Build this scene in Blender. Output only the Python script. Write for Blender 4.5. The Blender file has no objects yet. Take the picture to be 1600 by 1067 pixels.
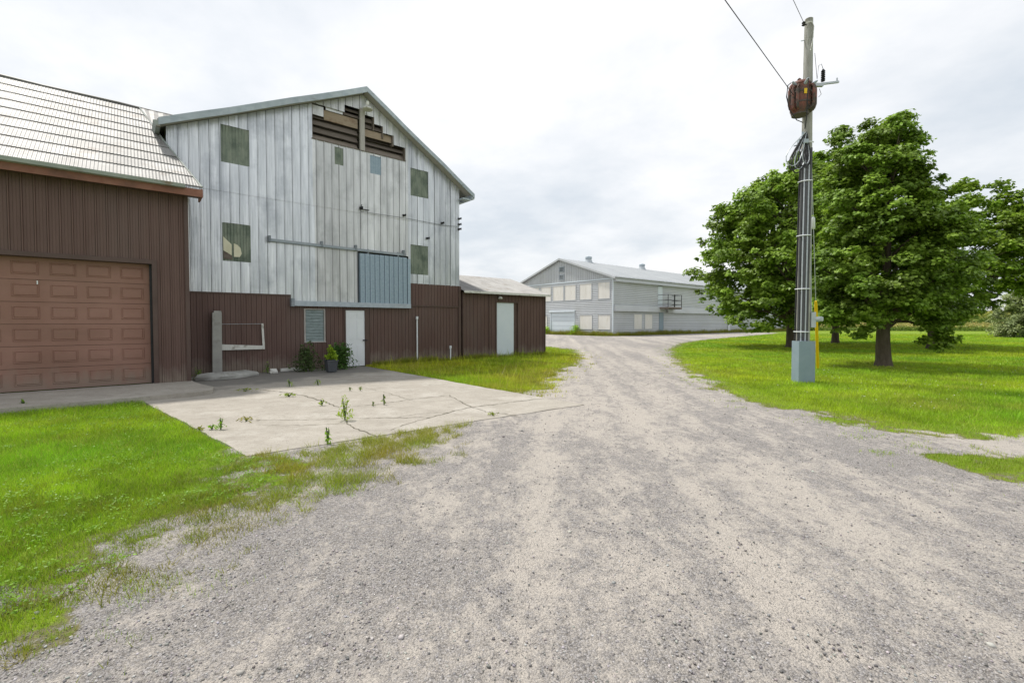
import bpy, math, random
import numpy as np
from mathutils import Vector, Matrix
SC=bpy.context.scene; COL=SC.collection
R=math.radians; PI=math.pi
# ------------------------------------------------------------------ camera
cam=bpy.data.objects.new("camera",bpy.data.cameras.new("camera")); COL.objects.link(cam); SC.camera=cam
cam.location=(0,0,1.65); cam.rotation_euler=(PI/2-math.atan(20/711.),0,0)
cam.data.sensor_width=36; cam.data.lens=36*711/1600.; cam.data.shift_y=-10.5/1600; cam.data.clip_end=3000; cam.data.clip_start=.05
# ------------------------------------------------------------------ world, sun, exposure
SUN_EL=62.; sd=Vector((-.85,.5,0)).normalized()
W=bpy.data.worlds.new("World"); SC.world=W; W.use_nodes=True
nt=W.node_tree; N=nt.nodes; L=nt.links
for n in list(N): N.remove(n)
def nd(t,**k):
    n=N.new(t)
    for a,b in k.items(): setattr(n,a,b)
    return n
sky=nd('ShaderNodeTexSky',sky_type='NISHITA'); sky.sun_disc=False; sky.sun_elevation=R(SUN_EL)
sky.sun_rotation=math.atan2(sd.x,sd.y); sky.air_density=1.2; sky.dust_density=3
tc=nd('ShaderNodeTexCoord'); sep=nd('ShaderNodeSeparateXYZ'); L.new(tc.outputs['Generated'],sep.inputs[0])
ad=nd('ShaderNodeMath',operation='MAXIMUM'); L.new(sep.outputs[2],ad.inputs[0]); ad.inputs[1].default_value=0
ad2=nd('ShaderNodeMath',operation='ADD'); L.new(ad.outputs[0],ad2.inputs[0]); ad2.inputs[1].default_value=.22
dv=nd('ShaderNodeVectorMath',operation='DIVIDE'); L.new(tc.outputs['Generated'],dv.inputs[0])
cb=nd('ShaderNodeCombineXYZ')
for i in range(3): L.new(ad2.outputs[0],cb.inputs[i])
L.new(cb.outputs[0],dv.inputs[1])
n1=nd('ShaderNodeTexNoise'); n1.inputs['Scale'].default_value=1.15; n1.inputs['Detail'].default_value=7; n1.inputs['Roughness'].default_value=.56; n1.inputs['Distortion'].default_value=.1
L.new(dv.outputs[0],n1.inputs['Vector'])
cr=nd('ShaderNodeValToRGB'); e=cr.color_ramp.elements
e[0].position=.36; e[0].color=(.585,.63,.68,1); e[1].position=.62; e[1].color=(.85,.85,.855,1)
L.new(n1.outputs[0],cr.inputs[0])
sc_=nd('ShaderNodeVectorMath',operation='SCALE'); sc_.inputs['Scale'].default_value=9.3; L.new(cr.outputs[0],sc_.inputs[0])
mx=nd('ShaderNodeMix',data_type='RGBA'); mx.inputs[0].default_value=.9; L.new(sky.outputs[0],mx.inputs[6]); L.new(sc_.outputs[0],mx.inputs[7])
bg=nd('ShaderNodeBackground'); bg.inputs[1].default_value=.1; L.new(mx.outputs[2],bg.inputs[0])
wo=nd('ShaderNodeOutputWorld'); L.new(bg.outputs[0],wo.inputs[0])
sl=bpy.data.lights.new('sun','SUN'); sl.energy=3.0; sl.angle=R(3.5); sl.color=(1,.955,.88)
so=bpy.data.objects.new('sun',sl); COL.objects.link(so)
dirv=Vector((sd.x*math.cos(R(SUN_EL)),sd.y*math.cos(R(SUN_EL)),math.sin(R(SUN_EL))))
so.rotation_euler=dirv.to_track_quat('Z','Y').to_euler(); so.location=(-20,20,40)
SC.view_settings.view_transform='Standard'; SC.view_settings.look='None'; SC.view_settings.exposure=.48; SC.view_settings.gamma=1
SC.cycles.max_bounces=6; SC.cycles.transparent_max_bounces=8
# ------------------------------------------------------------------ frame of the farm yard (x along the facades, y into the buildings)
ANG=R(39.911); ca,sa=math.cos(ANG),math.sin(ANG)
def BW(s,t): return (ca*s-sa*t, sa*s+ca*t)
def WB(x,y): return (ca*x+sa*y, -sa*x+ca*y)
# ------------------------------------------------------------------ noise helpers
def vnoise(x,y,seed=0):
    x=np.asarray(x,float); y=np.asarray(y,float)
    xi=np.floor(x).astype(np.int64); yi=np.floor(y).astype(np.int64); fx=x-xi; fy=y-yi
    fx=fx*fx*(3-2*fx); fy=fy*fy*(3-2*fy)
    def h(a,b):
        n=(a*374761393+b*668265263+seed*1442695041)&0x7fffffff
        n=((n^(n>>13))*1274126177)&0x7fffffff
        return ((n^(n>>16))&0xffff)/65535.
    return (h(xi,yi)*(1-fx)+h(xi+1,yi)*fx)*(1-fy)+(h(xi,yi+1)*(1-fx)+h(xi+1,yi+1)*fx)*fy
def fbm(x,y,seed=0,o=4):
    v=0;a=.5;t=0
    for i in range(o):
        v=v+a*vnoise(x*2**i+i*17.3,y*2**i-i*9.1,seed+i); t+=a; a*=.55
    return v/t
def in_poly(x,y,P):
    r=np.zeros(x.shape,bool); n=len(P)
    for i in range(n):
        x1,y1=P[i]; x2,y2=P[(i+1)%n]
        if y1==y2: continue
        c=((y1>y)!=(y2>y))&(x<(x2-x1)*(y-y1)/(y2-y1)+x1); r^=c
    return r
def sdist(x,y,P):   # positive inside
    d=np.full(x.shape,1e9); n=len(P)
    for i in range(n):
        x1,y1=P[i]; x2,y2=P[(i+1)%n]; dx,dy=x2-x1,y2-y1; l=dx*dx+dy*dy+1e-12
        t=np.clip(((x-x1)*dx+(y-y1)*dy)/l,0,1); d=np.minimum(d,np.hypot(x-x1-t*dx,y-y1-t*dy))
    return np.where(in_poly(x,y,P),d,-d)
# ------------------------------------------------------------------ materials
def mat(name,c1,c2=None,scale=3.,stretch=(1,1,1),rough=.7,metal=0.,bump=0.,bscale=None,attr=False,grime_sheen=None,gscale=1.,gstretch=(1,1,1),gth=(.55,.7),transl=0.,contrast=(.3,.7),spec=.3,mud=False,detail=5):
    m=bpy.data.materials.new(name); m.use_nodes=True; t=m.node_tree; N=t.nodes; L=t.links
    b=N['Principled BSDF']; b.inputs['Roughness'].default_value=rough; b.inputs['Metallic'].default_value=metal
    b.inputs['Specular IOR Level'].default_value=spec
    tc=N.new('ShaderNodeTexCoord')
    def noise(sc,st,det=5):
        mp=N.new('ShaderNodeMapping'); mp.inputs['Scale'].default_value=st; L.new(tc.outputs['Object'],mp.inputs[0])
        n=N.new('ShaderNodeTexNoise'); n.inputs['Scale'].default_value=sc; n.inputs['Detail'].default_value=det; n.inputs['Roughness'].default_value=.6
        L.new(mp.outputs[0],n.inputs['Vector']); return n
    def ramp(n,a,b_):
        r=N.new('ShaderNodeMapRange'); r.inputs[1].default_value=a; r.inputs[2].default_value=b_; L.new(n.outputs[0],r.inputs[0]); return r
    def mix(f,a,bb,typ='MIX'):
        x=N.new('ShaderNodeMix'); x.data_type='RGBA'; x.blend_type=typ
        for sock,v in ((0,f),(6,a),(7,bb)):
            if isinstance(v,(int,float)): x.inputs[sock].default_value=v
            elif isinstance(v,tuple): x.inputs[sock].default_value=(*v,1)
            else: L.new(v,x.inputs[sock])
        return x.outputs[2]
    if c2 is None: c2=tuple(v*.85 for v in c1)
    n=noise(scale,stretch,detail); col=mix(ramp(n,*contrast).outputs[0],c1,c2)
    if grime_sheen:
        g=noise(gscale,gstretch); col=mix(ramp(g,*gth).outputs[0],col,grime_sheen)
    if mud:
        sx=N.new('ShaderNodeSeparateXYZ'); L.new(tc.outputs['Object'],sx.inputs[0]); ns=noise(5,(1,1,.5),6)
        ma=N.new('ShaderNodeMath'); ma.operation='MULTIPLY_ADD'; L.new(ns.outputs[0],ma.inputs[0]); ma.inputs[1].default_value=-.9; L.new(sx.outputs[2],ma.inputs[2])
        q=N.new('ShaderNodeMapRange'); q.inputs[1].default_value=-.28; q.inputs[2].default_value=.12; q.inputs[3].default_value=.55; q.inputs[4].default_value=0; L.new(ma.outputs[0],q.inputs[0])
        col=mix(q.outputs[0],col,(.24,.205,.165))
    if attr:
        a=N.new('ShaderNodeAttribute'); a.attribute_name='col'; col=mix(1.,col,a.outputs['Color'],'MULTIPLY')
    L.new(col,b.inputs['Base Color'])
    if bump:
        bn=noise(bscale or scale*4,stretch); bp=N.new('ShaderNodeBump'); bp.inputs['Strength'].default_value=1; bp.inputs['Distance'].default_value=bump
        L.new(bn.outputs[0],bp.inputs['Height']); L.new(bp.outputs[0],b.inputs['Normal'])
    if transl:
        tr=N.new('ShaderNodeBsdfTranslucent'); ms=N.new('ShaderNodeMixShader'); ms.inputs[0].default_value=transl
        L.new(col,tr.inputs[0]); L.new(b.outputs[0],ms.inputs[1]); L.new(tr.outputs[0],ms.inputs[2]); L.new(ms.outputs[0],N['Material Output'].inputs[0])
    return m
M={}
M['alu']=mat('aged_aluminium',(.43,.455,.485),(.69,.715,.745),2.2,(2.5,1,.25),rough=.34,metal=.62,attr=True,grime_sheen=(.36,.385,.42),gscale=1.2,gstretch=(1.1,1,.8),gth=(.50,.74),bump=.022,bscale=1.6)  # streaks and blotches paint wavy reflections into the colour, along with stains
M['aluwarm']=mat('aged_aluminium_warm',(.45,.46,.47),(.69,.70,.715),2.2,(2.5,1,.25),rough=.40,metal=.45,attr=True,grime_sheen=(.37,.38,.39),gscale=1.2,gstretch=(1.1,1,.8),gth=(.52,.76),bump=.02,bscale=1.7)  # warmer sheets, reflections and stains likewise put into the colour
M['galv']=mat('galvanised_blue',(.25,.33,.40),(.33,.41,.48),14,rough=.5,metal=.25,attr=True,bump=.001)
M['trim']=mat('weathered_blue_grey_trim',(.33,.385,.44),(.46,.51,.56),5,(1,1,1),rough=.65,attr=True,grime_sheen=(.24,.27,.29),gscale=2.5,gstretch=(.4,1,2),gth=(.58,.75))
M['brown']=mat('brown_steel',(.104,.060,.050),(.132,.081,.068),2,(1,1,.3),rough=.55,attr=True,grime_sheen=(.125,.09,.078),gscale=.8,gstretch=(1,1,.3),gth=(.52,.8),spec=.35,mud=True)
M['brownd']=mat('dark_brown_trim',(.07,.042,.034),(.095,.06,.05),2,rough=.5,spec=.4)
M['gdoor']=mat('brown_door_paint',(.245,.132,.10),(.295,.168,.132),1.2,(1,1,1),rough=.6,grime_sheen=(.21,.12,.088),gscale=.7,gstretch=(.6,1,1.6),gth=(.45,.75),bump=.0008,bscale=60,mud=True)
M['rooftin']=mat('weathered_tin_roof',(.20,.197,.19),(.30,.295,.287),2.2,(1,.6,1),rough=.55,metal=.1,attr=True,grime_sheen=(.15,.125,.10),gscale=2.2,gstretch=(1,1,1),gth=(.54,.76),bump=.002)
M['roofgrey']=mat('grey_steel_roof',(.33,.35,.37),(.40,.42,.43),.6,rough=.5,metal=.1,attr=True)
M['rust']=mat('rusty_red_fascia',(.20,.085,.06),(.27,.14,.10),4,rough=.7,grime_sheen=(.12,.06,.045),gscale=2,gth=(.5,.7))
M['gutter']=mat('grey_green_gutter',(.24,.28,.26),(.34,.37,.35),3,rough=.55,grime_sheen=(.2,.17,.13),gscale=2)
M['greenfib']=mat('green_fibreglass',(.13,.17,.125),(.23,.26,.20),3.5,(3,1,.5),rough=.35,attr=True,grime_sheen=(.07,.10,.07),gscale=2.6,gstretch=(1,1,.6),gth=(.45,.65),spec=.5)
M['yellowp']=mat('pale_yellow_board',(.62,.60,.44),(.72,.70,.55),5,rough=.7)
M['wood']=mat('old_grey_brown_wood',(.20,.16,.135),(.33,.285,.25),3,(1.2,6,14),rough=.85,attr=True,bump=.003,bscale=9)
M['woodlight']=mat('raw_tan_wood',(.27,.21,.155),(.36,.29,.22),3,(1.2,6,12),rough=.8,attr=True,bump=.002,grime_sheen=(.19,.12,.08),gscale=2.2)
M['postwood']=mat('silver_grey_wood',(.33,.31,.29),(.45,.43,.41),4,(8,8,1),rough=.85,bump=.002)
M['white']=mat('white_paint',(.74,.77,.80),(.68,.71,.74),2.5,rough=.45,grime_sheen=(.52,.54,.52),gscale=2,gth=(.62,.85))
M['paleblue']=mat('pale_blue_white_paint',(.60,.67,.73),(.66,.72,.77),1.5,rough=.45)
M['offwhite']=mat('dirty_white_board',(.56,.56,.52),(.66,.66,.63),6,rough=.8,bump=.002,grime_sheen=(.32,.31,.27),gscale=5)
M['glassy']=mat('grimy_glass',(.10,.145,.14),(.20,.26,.26),6,(1,1,4),rough=.18,grime_sheen=(.30,.36,.37),gscale=5,gstretch=(.5,1,5),gth=(.5,.75),spec=.6)
M['black']=mat('black_rubber',(.018,.018,.02),(.03,.03,.032),8,rough=.55)
M['conduit']=mat('dark_grey_conduit',(.06,.062,.066),(.09,.092,.096),4,(1,1,.3),rough=.5)
M['dark']=mat('dark_interior',(.03,.026,.024),(.05,.045,.04),3,rough=.9)
M['post_conc']=mat('weathered_concrete_post',(.30,.30,.28),(.40,.40,.375),3,rough=.9,bump=.003,grime_sheen=(.20,.20,.17),gscale=2.2)
M['polewood']=mat('weathered_pole_wood',(.25,.245,.215),(.40,.40,.37),3,(6,6,.8),rough=.85,bump=.004,grime_sheen=(.13,.13,.09),gscale=4,gstretch=(1,1,.4),gth=(.55,.68))
M['steel']=mat('galvanised_steel',(.42,.46,.49),(.5,.53,.56),10,rough=.5,metal=.3)
M['guard']=mat('blue_grey_guard',(.22,.29,.345),(.26,.33,.385),3,rough=.5,grime_sheen=(.2,.25,.28),gscale=5,gth=(.6,.8))
M['yellow']=mat('yellow_plastic',(.86,.56,.015),(.78,.50,.015),5,rough=.4)
M['tankred']=mat('rusted_red_tank',(.17,.06,.045),(.26,.12,.095),6,(1,1,.5),rough=.65,grime_sheen=(.075,.065,.055),gscale=3,gth=(.42,.58),bump=.003)
M['tankdark']=mat('tank_dark',(.07,.06,.055),(.13,.10,.085),6,rough=.65)
M['siding']=mat('pale_grey_siding',(.46,.48,.505),(.52,.54,.56),.35,rough=.5,attr=True,grime_sheen=(.44,.45,.44),gscale=.3,gstretch=(1,1,3),gth=(.5,.8))
M['ply']=mat('cream_plywood',(.68,.66,.62),(.76,.74,.70),1.2,(1,1,.4),rough=.75,grime_sheen=(.60,.56,.48),gscale=1.4,gstretch=(3,3,.5),gth=(.55,.75))
M['pot']=mat('charcoal_pot',(.06,.066,.075),(.08,.086,.096),6,rough=.6)
M['bark']=mat('brown_bark',(.085,.065,.048),(.15,.12,.09),5,(3,3,.7),rough=.9,bump=.02,bscale=9)
def leafmat(n,c1,c2,tr=.3,rough=.5):
    return mat(n,c1,c2,.9,rough=rough,attr=True,transl=tr,spec=.35)
M['leaf']=leafmat('maple_leaves',(.135,.245,.028),(.20,.33,.040),.34)
M['leafg']=leafmat('grey_green_leaves',(.19,.26,.10),(.26,.33,.14),.3)
M['leafs']=leafmat('shrub_leaves',(.06,.115,.03),(.10,.16,.04),.25)
M['spruce']=leafmat('spruce_needles',(.035,.06,.03),(.05,.08,.04),.1)
M['corn']=leafmat('corn_leaves',(.13,.235,.03),(.24,.31,.06),.3)
M['grass']=leafmat('grass_blades',(.30,.46,.018),(.35,.49,.026),.38,.5)
# ground materials
def ground_mat(name,mode):
    m=bpy.data.materials.new(name); m.use_nodes=True; t=m.node_tree; N=t.nodes; L=t.links; b=N['Principled BSDF']
    b.inputs['Roughness'].default_value=.93; b.inputs['Specular IOR Level'].default_value=.15
    tc=N.new('ShaderNodeTexCoord')
    def mp(v,rz=0):
        x=N.new('ShaderNodeMapping'); x.inputs['Scale'].default_value=v; x.inputs['Rotation'].default_value=(0,0,rz); L.new(tc.outputs['Object'],x.inputs[0]); return x.outputs[0]
    def noise(sc,st=(1,1,1),det=5,rz=0,ro=.6):
        n=N.new('ShaderNodeTexNoise'); n.inputs['Scale'].default_value=sc; n.inputs['Detail'].default_value=det; n.inputs['Roughness'].default_value=ro; L.new(mp(st,rz),n.inputs['Vector']); return n.outputs[0]
    def mr(v,a,b_,c=0,d=1):
        r=N.new('ShaderNodeMapRange'); r.inputs[1].default_value=a; r.inputs[2].default_value=b_; r.inputs[3].default_value=c; r.inputs[4].default_value=d; L.new(v,r.inputs[0]); return r.outputs[0]
    def mix(f,a,bb,typ='MIX'):
        x=N.new('ShaderNodeMix'); x.data_type='RGBA'; x.blend_type=typ
        for sock,v in ((0,f),(6,a),(7,bb)):
            if isinstance(v,(int,float)): x.inputs[sock].default_value=v
            elif isinstance(v,tuple): x.inputs[sock].default_value=(*v,1)
            else: L.new(v,x.inputs[sock])
        return x.outputs[2]
    def mth(op,a,bb):
        x=N.new('ShaderNodeMath'); x.operation=op
        for i,v in enumerate((a,bb)):
            if isinstance(v,(int,float)): x.inputs[i].default_value=v
            else: L.new(v,x.inputs[i])
        return x.outputs[0]
    def bump(h,d,prev=None):
        x=N.new('ShaderNodeBump'); x.inputs['Distance'].default_value=d; x.inputs['Strength'].default_value=1; L.new(h,x.inputs['Height'])
        if prev: L.new(prev,x.inputs['Normal'])
        return x.outputs[0]
    # lawn base colour
    g=mix(mr(noise(.35),.35,.65),(.175,.26,.020),(.23,.32,.026)); g=mix(mr(noise(7,det=6),.35,.7),g,(.12,.19,.018)); g=mix(mr(noise(.12,det=3),.5,.72),g,(.22,.30,.035))
    if mode=='lawn':
        L.new(g,b.inputs['Base Color']); L.new(bump(noise(30,det=6),.05),b.inputs['Normal']); return m
    # gravel
    def vor(sc,feat='F1'):
        v=N.new('ShaderNodeTexVoronoi'); v.inputs['Scale'].default_value=sc; v.feature=feat; L.new(mp((1,1,1)),v.inputs['Vector']); return v
    v1=vor(85); v2=vor(170)
    sp=N.new('ShaderNodeSeparateColor'); L.new(v1.outputs['Color'],sp.inputs[0]); sp2=N.new('ShaderNodeSeparateColor'); L.new(v2.outputs['Color'],sp2.inputs[0])
    st1=mix(mr(sp.outputs[0],0,1),(.165,.158,.162),(.44,.42,.412)); st1=mix(mr(v1.outputs['Distance'],.45,.8),st1,(.125,.115,.105))
    st2=mix(mr(sp2.outputs[0],0,1),(.20,.188,.182),(.41,.385,.36)); st2=mix(mr(v2.outputs['Distance'],.5,.85),st2,(.16,.145,.13))
    stone=mix(mr(sp.outputs[1],.45,.55),st1,st2)
    at=N.new('ShaderNodeAttribute'); at.attribute_name='col'; sa_=N.new('ShaderNodeSeparateColor'); L.new(at.outputs['Color'],sa_.inputs[0])
    dustc=mix(mr(noise(60,det=6,ro=.75),.3,.7),(.385,.35,.31),(.50,.46,.415)); dustc=mix(mr(sp2.outputs[1],.86,.9),dustc,(.25,.235,.22))
    dm=mth('ADD',sa_.outputs[1],mr(noise(3.2,(1,.5,1),det=9,ro=.78),.2,.8,-.5,.5)); dm=mth('ADD',dm,mr(noise(30,det=6,ro=.75),.2,.8,-.38,.38)); dm=mth('ADD',dm,mr(noise(10,(1,.7,1),det=4,ro=.65),.25,.75,-.30,.30))
    grav=mix(mr(dm,.30,.72),stone,dustc)
    if mode=='gravel':
        gm=mth('ADD',sa_.outputs[0],mr(noise(9,det=7,ro=.7),.25,.75,-.35,.35))
        soil=mix(mr(noise(22,det=6),.35,.65),(.12,.115,.05),(.20,.185,.10))
        k1=mix(mr(gm,.34,.5),soil,grav)
        k2=mix(mr(gm,.05,.3),g,k1)
        L.new(k2,b.inputs['Base Color'])
        b1=bump(v1.outputs['Distance'],-.009); b2=bump(noise(45,det=6,ro=.7),.012,b1); L.new(b2,b.inputs['Normal'])
    else: # concrete
        c=mix(mr(noise(1.1,det=7),.3,.7),(.355,.328,.285),(.43,.40,.352)); c=mix(mr(noise(70,det=6,ro=.75),.3,.7),c,mix(.5,c,(.30,.275,.24)))
        c=mix(mr(noise(2.2,(1,1.5,1),det=8,ro=.72),.46,.72),c,(.285,.262,.225)); c=mix(mr(noise(.8,det=9,ro=.75),.52,.60,0,.5),c,(.47,.445,.40)); c=mix(mr(noise(150,det=3),.62,.7),c,(.20,.185,.165))
        c=mix(mr(mth('ADD',sa_.outputs[0],mr(noise(1.3,det=6),.2,.8,-.35,.35)),.35,.7),c,(.20,.19,.172))
        c=mix(mr(sp.outputs[0],.94,.96),c,(.24,.22,.20))
        L.new(c,b.inputs['Base Color']); L.new(bump(noise(60,det=7,ro=.75),.006),b.inputs['Normal'])
    return m
M['lawn']=ground_mat('lawn_ground','lawn'); M['gravel']=ground_mat('compacted_gravel','gravel'); M['concrete']=ground_mat('worn_concrete','concrete')
M['stone']=mat('grey_stone',(.28,.27,.27),(.42,.40,.39),30,rough=.9,attr=True)
M['crack']=mat('crack_dirt',(.09,.08,.06),(.15,.14,.10),20,rough=1)
# ------------------------------------------------------------------ object helpers
def tag(o,label=None,cat=None,group=None,kind=None):
    if label: o['label']=label
    if cat: o['category']=cat
    if group: o['group']=group
    if kind: o['kind']=kind
    return o
def thing(name,label,cat,loc=(0,0,0),rz=0,group=None):
    o=bpy.data.objects.new(name,None); COL.objects.link(o); o.location=loc; o.rotation_euler=(0,0,rz); o.empty_display_size=.3
    return tag(o,label,cat,group)
def from_np(name,V,F,m,parent=None,col=None,cdom='POINT',smooth=False):
    V=np.asarray(V,np.float32); F=np.asarray(F,np.int32); k=F.shape[1]
    me=bpy.data.meshes.new(name); me.vertices.add(len(V)); me.vertices.foreach_set('co',V.ravel())
    me.loops.add(F.size); me.loops.foreach_set('vertex_index',F.ravel()); me.polygons.add(len(F))
    me.polygons.foreach_set('loop_start',np.arange(0,F.size,k,dtype=np.int32)); me.polygons.foreach_set('loop_total',np.full(len(F),k,np.int32))
    if smooth: me.polygons.foreach_set('use_smooth',np.ones(len(F),bool))
    me.update(calc_edges=True)
    if col is not None:
        a=me.attributes.new('col','FLOAT_COLOR',cdom); c=np.ones((len(col),4),np.float32); c[:,:3]=col; a.data.foreach_set('color',c.ravel())
    me.materials.append(m); o=bpy.data.objects.new(name,me); COL.objects.link(o)
    if parent: o.parent=parent
    return o
class MB:
    def __init__(s): s.v=[]; s.f=[]; s.c=[]; s.tint=1.
    def face(s,pts,c=None):
        b=len(s.v); s.v+= [tuple(p) for p in pts]; s.f.append(tuple(range(b,b+len(pts)))); c=s.tint if c is None else c
        s.c.append((c,c,c) if not isinstance(c,tuple) else c)
    def box(s,x0,x1,y0,y1,z0,z1,c=None):
        P=[(x0,y0,z0),(x1,y0,z0),(x1,y1,z0),(x0,y1,z0),(x0,y0,z1),(x1,y0,z1),(x1,y1,z1),(x0,y1,z1)]
        s.hexa(P,c)
    def hexa(s,P,c=None):   # 8 corners: bottom ring, top ring
        for q in ((0,3,2,1),(4,5,6,7),(0,1,5,4),(1,2,6,5),(2,3,7,6),(3,0,4,7)): s.face([P[i] for i in q],c)
    def beam(s,a,b,w,h,c=None,up=(0,0,1)):
        a=Vector(a);b=Vector(b);d=(b-a).normalized();u=Vector(up);x=d.cross(u)
        if x.length<1e-4: x=d.cross(Vector((1,0,0)))
        x.normalize(); y=x.cross(d).normalized(); x*=w/2; y*=h/2
        s.hexa([a-x-y,a+x-y,b+x-y,b-x-y,a-x+y,a+x+y,b+x+y,b-x+y],c)
    def tube(s,pts,r,n=8,c=None,cap=True):
        pts=[Vector(p) for p in pts]; rr=r if hasattr(r,'__len__') else [r]*len(pts); rings=[]
        up=Vector((.13,.29,.95))
        for i,p in enumerate(pts):
            d=(pts[min(i+1,len(pts)-1)]-pts[max(i-1,0)]).normalized(); x=d.cross(up)
            if x.length<.1: x=d.cross(Vector((1,0,0)))
            x.normalize(); y=d.cross(x).normalized()
            rings.append([p+(x*math.cos(2*PI*k/n)+y*math.sin(2*PI*k/n))*rr[i] for k in range(n)])
        b=len(s.v)
        for g in rings: s.v+=[tuple(q) for q in g]
        c=s.tint if c is None else c; cc=(c,c,c) if not isinstance(c,tuple) else c
        for i in range(len(rings)-1):
            for k in range(n):
                k2=(k+1)%n; s.f.append((b+i*n+k,b+i*n+k2,b+(i+1)*n+k2,b+(i+1)*n+k)); s.c.append(cc)
        if cap: s.f.append(tuple(b+k for k in range(n))[::-1]); s.c.append(cc); s.f.append(tuple(b+(len(rings)-1)*n+k for k in range(n))); s.c.append(cc)
    def lathe(s,c0,prof,n=20,c=None):   # prof list of (r,z)
        s.tube([(c0[0],c0[1],c0[2]+z) for r,z in prof],[max(r,1e-4) for r,z in prof],n,c)
    def build(s,name,m,parent=None,smooth=False,bevel=0):
        me=bpy.data.meshes.new(name); me.from_pydata(s.v,[],s.f); me.update()
        a=me.attributes.new('col','FLOAT_COLOR','FACE'); c=np.ones((len(s.f),4),np.float32); c[:,:3]=s.c; a.data.foreach_set('color',c.ravel())
        if smooth:
            me.polygons.foreach_set('use_smooth',np.ones(len(s.f),bool)); me.set_sharp_from_angle(angle=R(40)) if hasattr(me,'set_sharp_from_angle') else None
        me.materials.append(m); o=bpy.data.objects.new(name,me); COL.objects.link(o)
        if parent: o.parent=parent
        if bevel:
            b=o.modifiers.new('b','BEVEL'); b.width=bevel; b.segments=1
        return o
rng=random.Random(4)
def rib_profile(s0,s1,period,kind,phase=0.,seed=1):
    """list of (s, outward offset, tint of the strip that follows)"""
    out=[]; r=random.Random(seed); k0=math.floor((s0-phase)/period)-1
    k=k0; s=phase+k*period; st=1.
    while s<s1+period:
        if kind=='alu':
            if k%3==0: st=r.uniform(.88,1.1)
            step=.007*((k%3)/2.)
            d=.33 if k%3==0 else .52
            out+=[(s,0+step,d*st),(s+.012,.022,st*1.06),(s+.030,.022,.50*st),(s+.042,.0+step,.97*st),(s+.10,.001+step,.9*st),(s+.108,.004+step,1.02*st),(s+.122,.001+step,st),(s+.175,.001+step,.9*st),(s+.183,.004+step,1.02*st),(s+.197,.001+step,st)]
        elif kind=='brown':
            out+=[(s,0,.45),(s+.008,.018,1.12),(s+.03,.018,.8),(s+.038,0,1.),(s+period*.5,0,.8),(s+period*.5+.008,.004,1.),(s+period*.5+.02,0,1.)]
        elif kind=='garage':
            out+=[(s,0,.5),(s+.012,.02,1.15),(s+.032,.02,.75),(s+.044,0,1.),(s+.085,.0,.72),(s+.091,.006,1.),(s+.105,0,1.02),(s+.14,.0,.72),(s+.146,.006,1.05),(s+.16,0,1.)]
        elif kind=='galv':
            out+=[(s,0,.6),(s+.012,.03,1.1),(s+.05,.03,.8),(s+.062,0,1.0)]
        elif kind=='fine':
            out+=[(s,0,.85),(s+period*.25,.01,1.04),(s+period*.5,.01,.9),(s+period*.75,0,1.)]
        s+=period; k+=1
    return out
def ribbed(mb,s0,s1,zb,ztop,t,prof,openings=(),axis='x',off=0.,jit=0):
    """corrugated wall facing -y (axis x) between s0..s1; openings are (sa,sb,za,zb)"""
    zt=ztop if callable(ztop) else (lambda s:ztop); zbf=zb if callable(zb) else (lambda s:zb)
    xs=sorted(set([s0,s1]+[p[0] for p in prof if s0<p[0]<s1]+[q for o in openings for q in o[:2] if s0<q<s1]))
    def o_at(s):
        for i in range(len(prof)-1):
            if prof[i][0]<=s<=prof[i+1][0]:
                a,b=prof[i],prof[i+1]; return a[1]+(b[1]-a[1])*(s-a[0])/max(b[0]-a[0],1e-9)
        return 0
    j=0
    for a,b in zip(xs[:-1],xs[1:]):
        if b-a<1e-4: continue
        m=(a+b)/2; tint=1
        while j<len(prof)-2 and prof[j+1][0]<=m: j+=1
        tint=prof[j][2]
        oa=o_at(a)+off; ob=o_at(b)+off
        cuts=sorted([(o[2],o[3]) for o in openings if o[0]<=m<=o[1]])
        segs=[]; z=None
        lo=zbf(m)
        for c0,c1 in cuts:
            if c0>lo+1e-3: segs.append((lo if lo!=zbf(m) else None,c0))
            lo=max(lo,c1)
        segs.append((lo if lo!=zbf(m) else None,None))
        for g0,g1 in segs:
            za=zbf(a) if g0 is None else g0; zc=zbf(b) if g0 is None else g0
            zd=zt(a) if g1 is None else min(g1,zt(a)); ze=zt(b) if g1 is None else min(g1,zt(b))
            if zd<=za+1e-3 and ze<=zc+1e-3: continue
            mb.face([(a,t-oa,za),(b,t-ob,zc),(b,t-ob,max(ze,zc)),(a,t-oa,max(zd,za))],tint)
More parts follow.
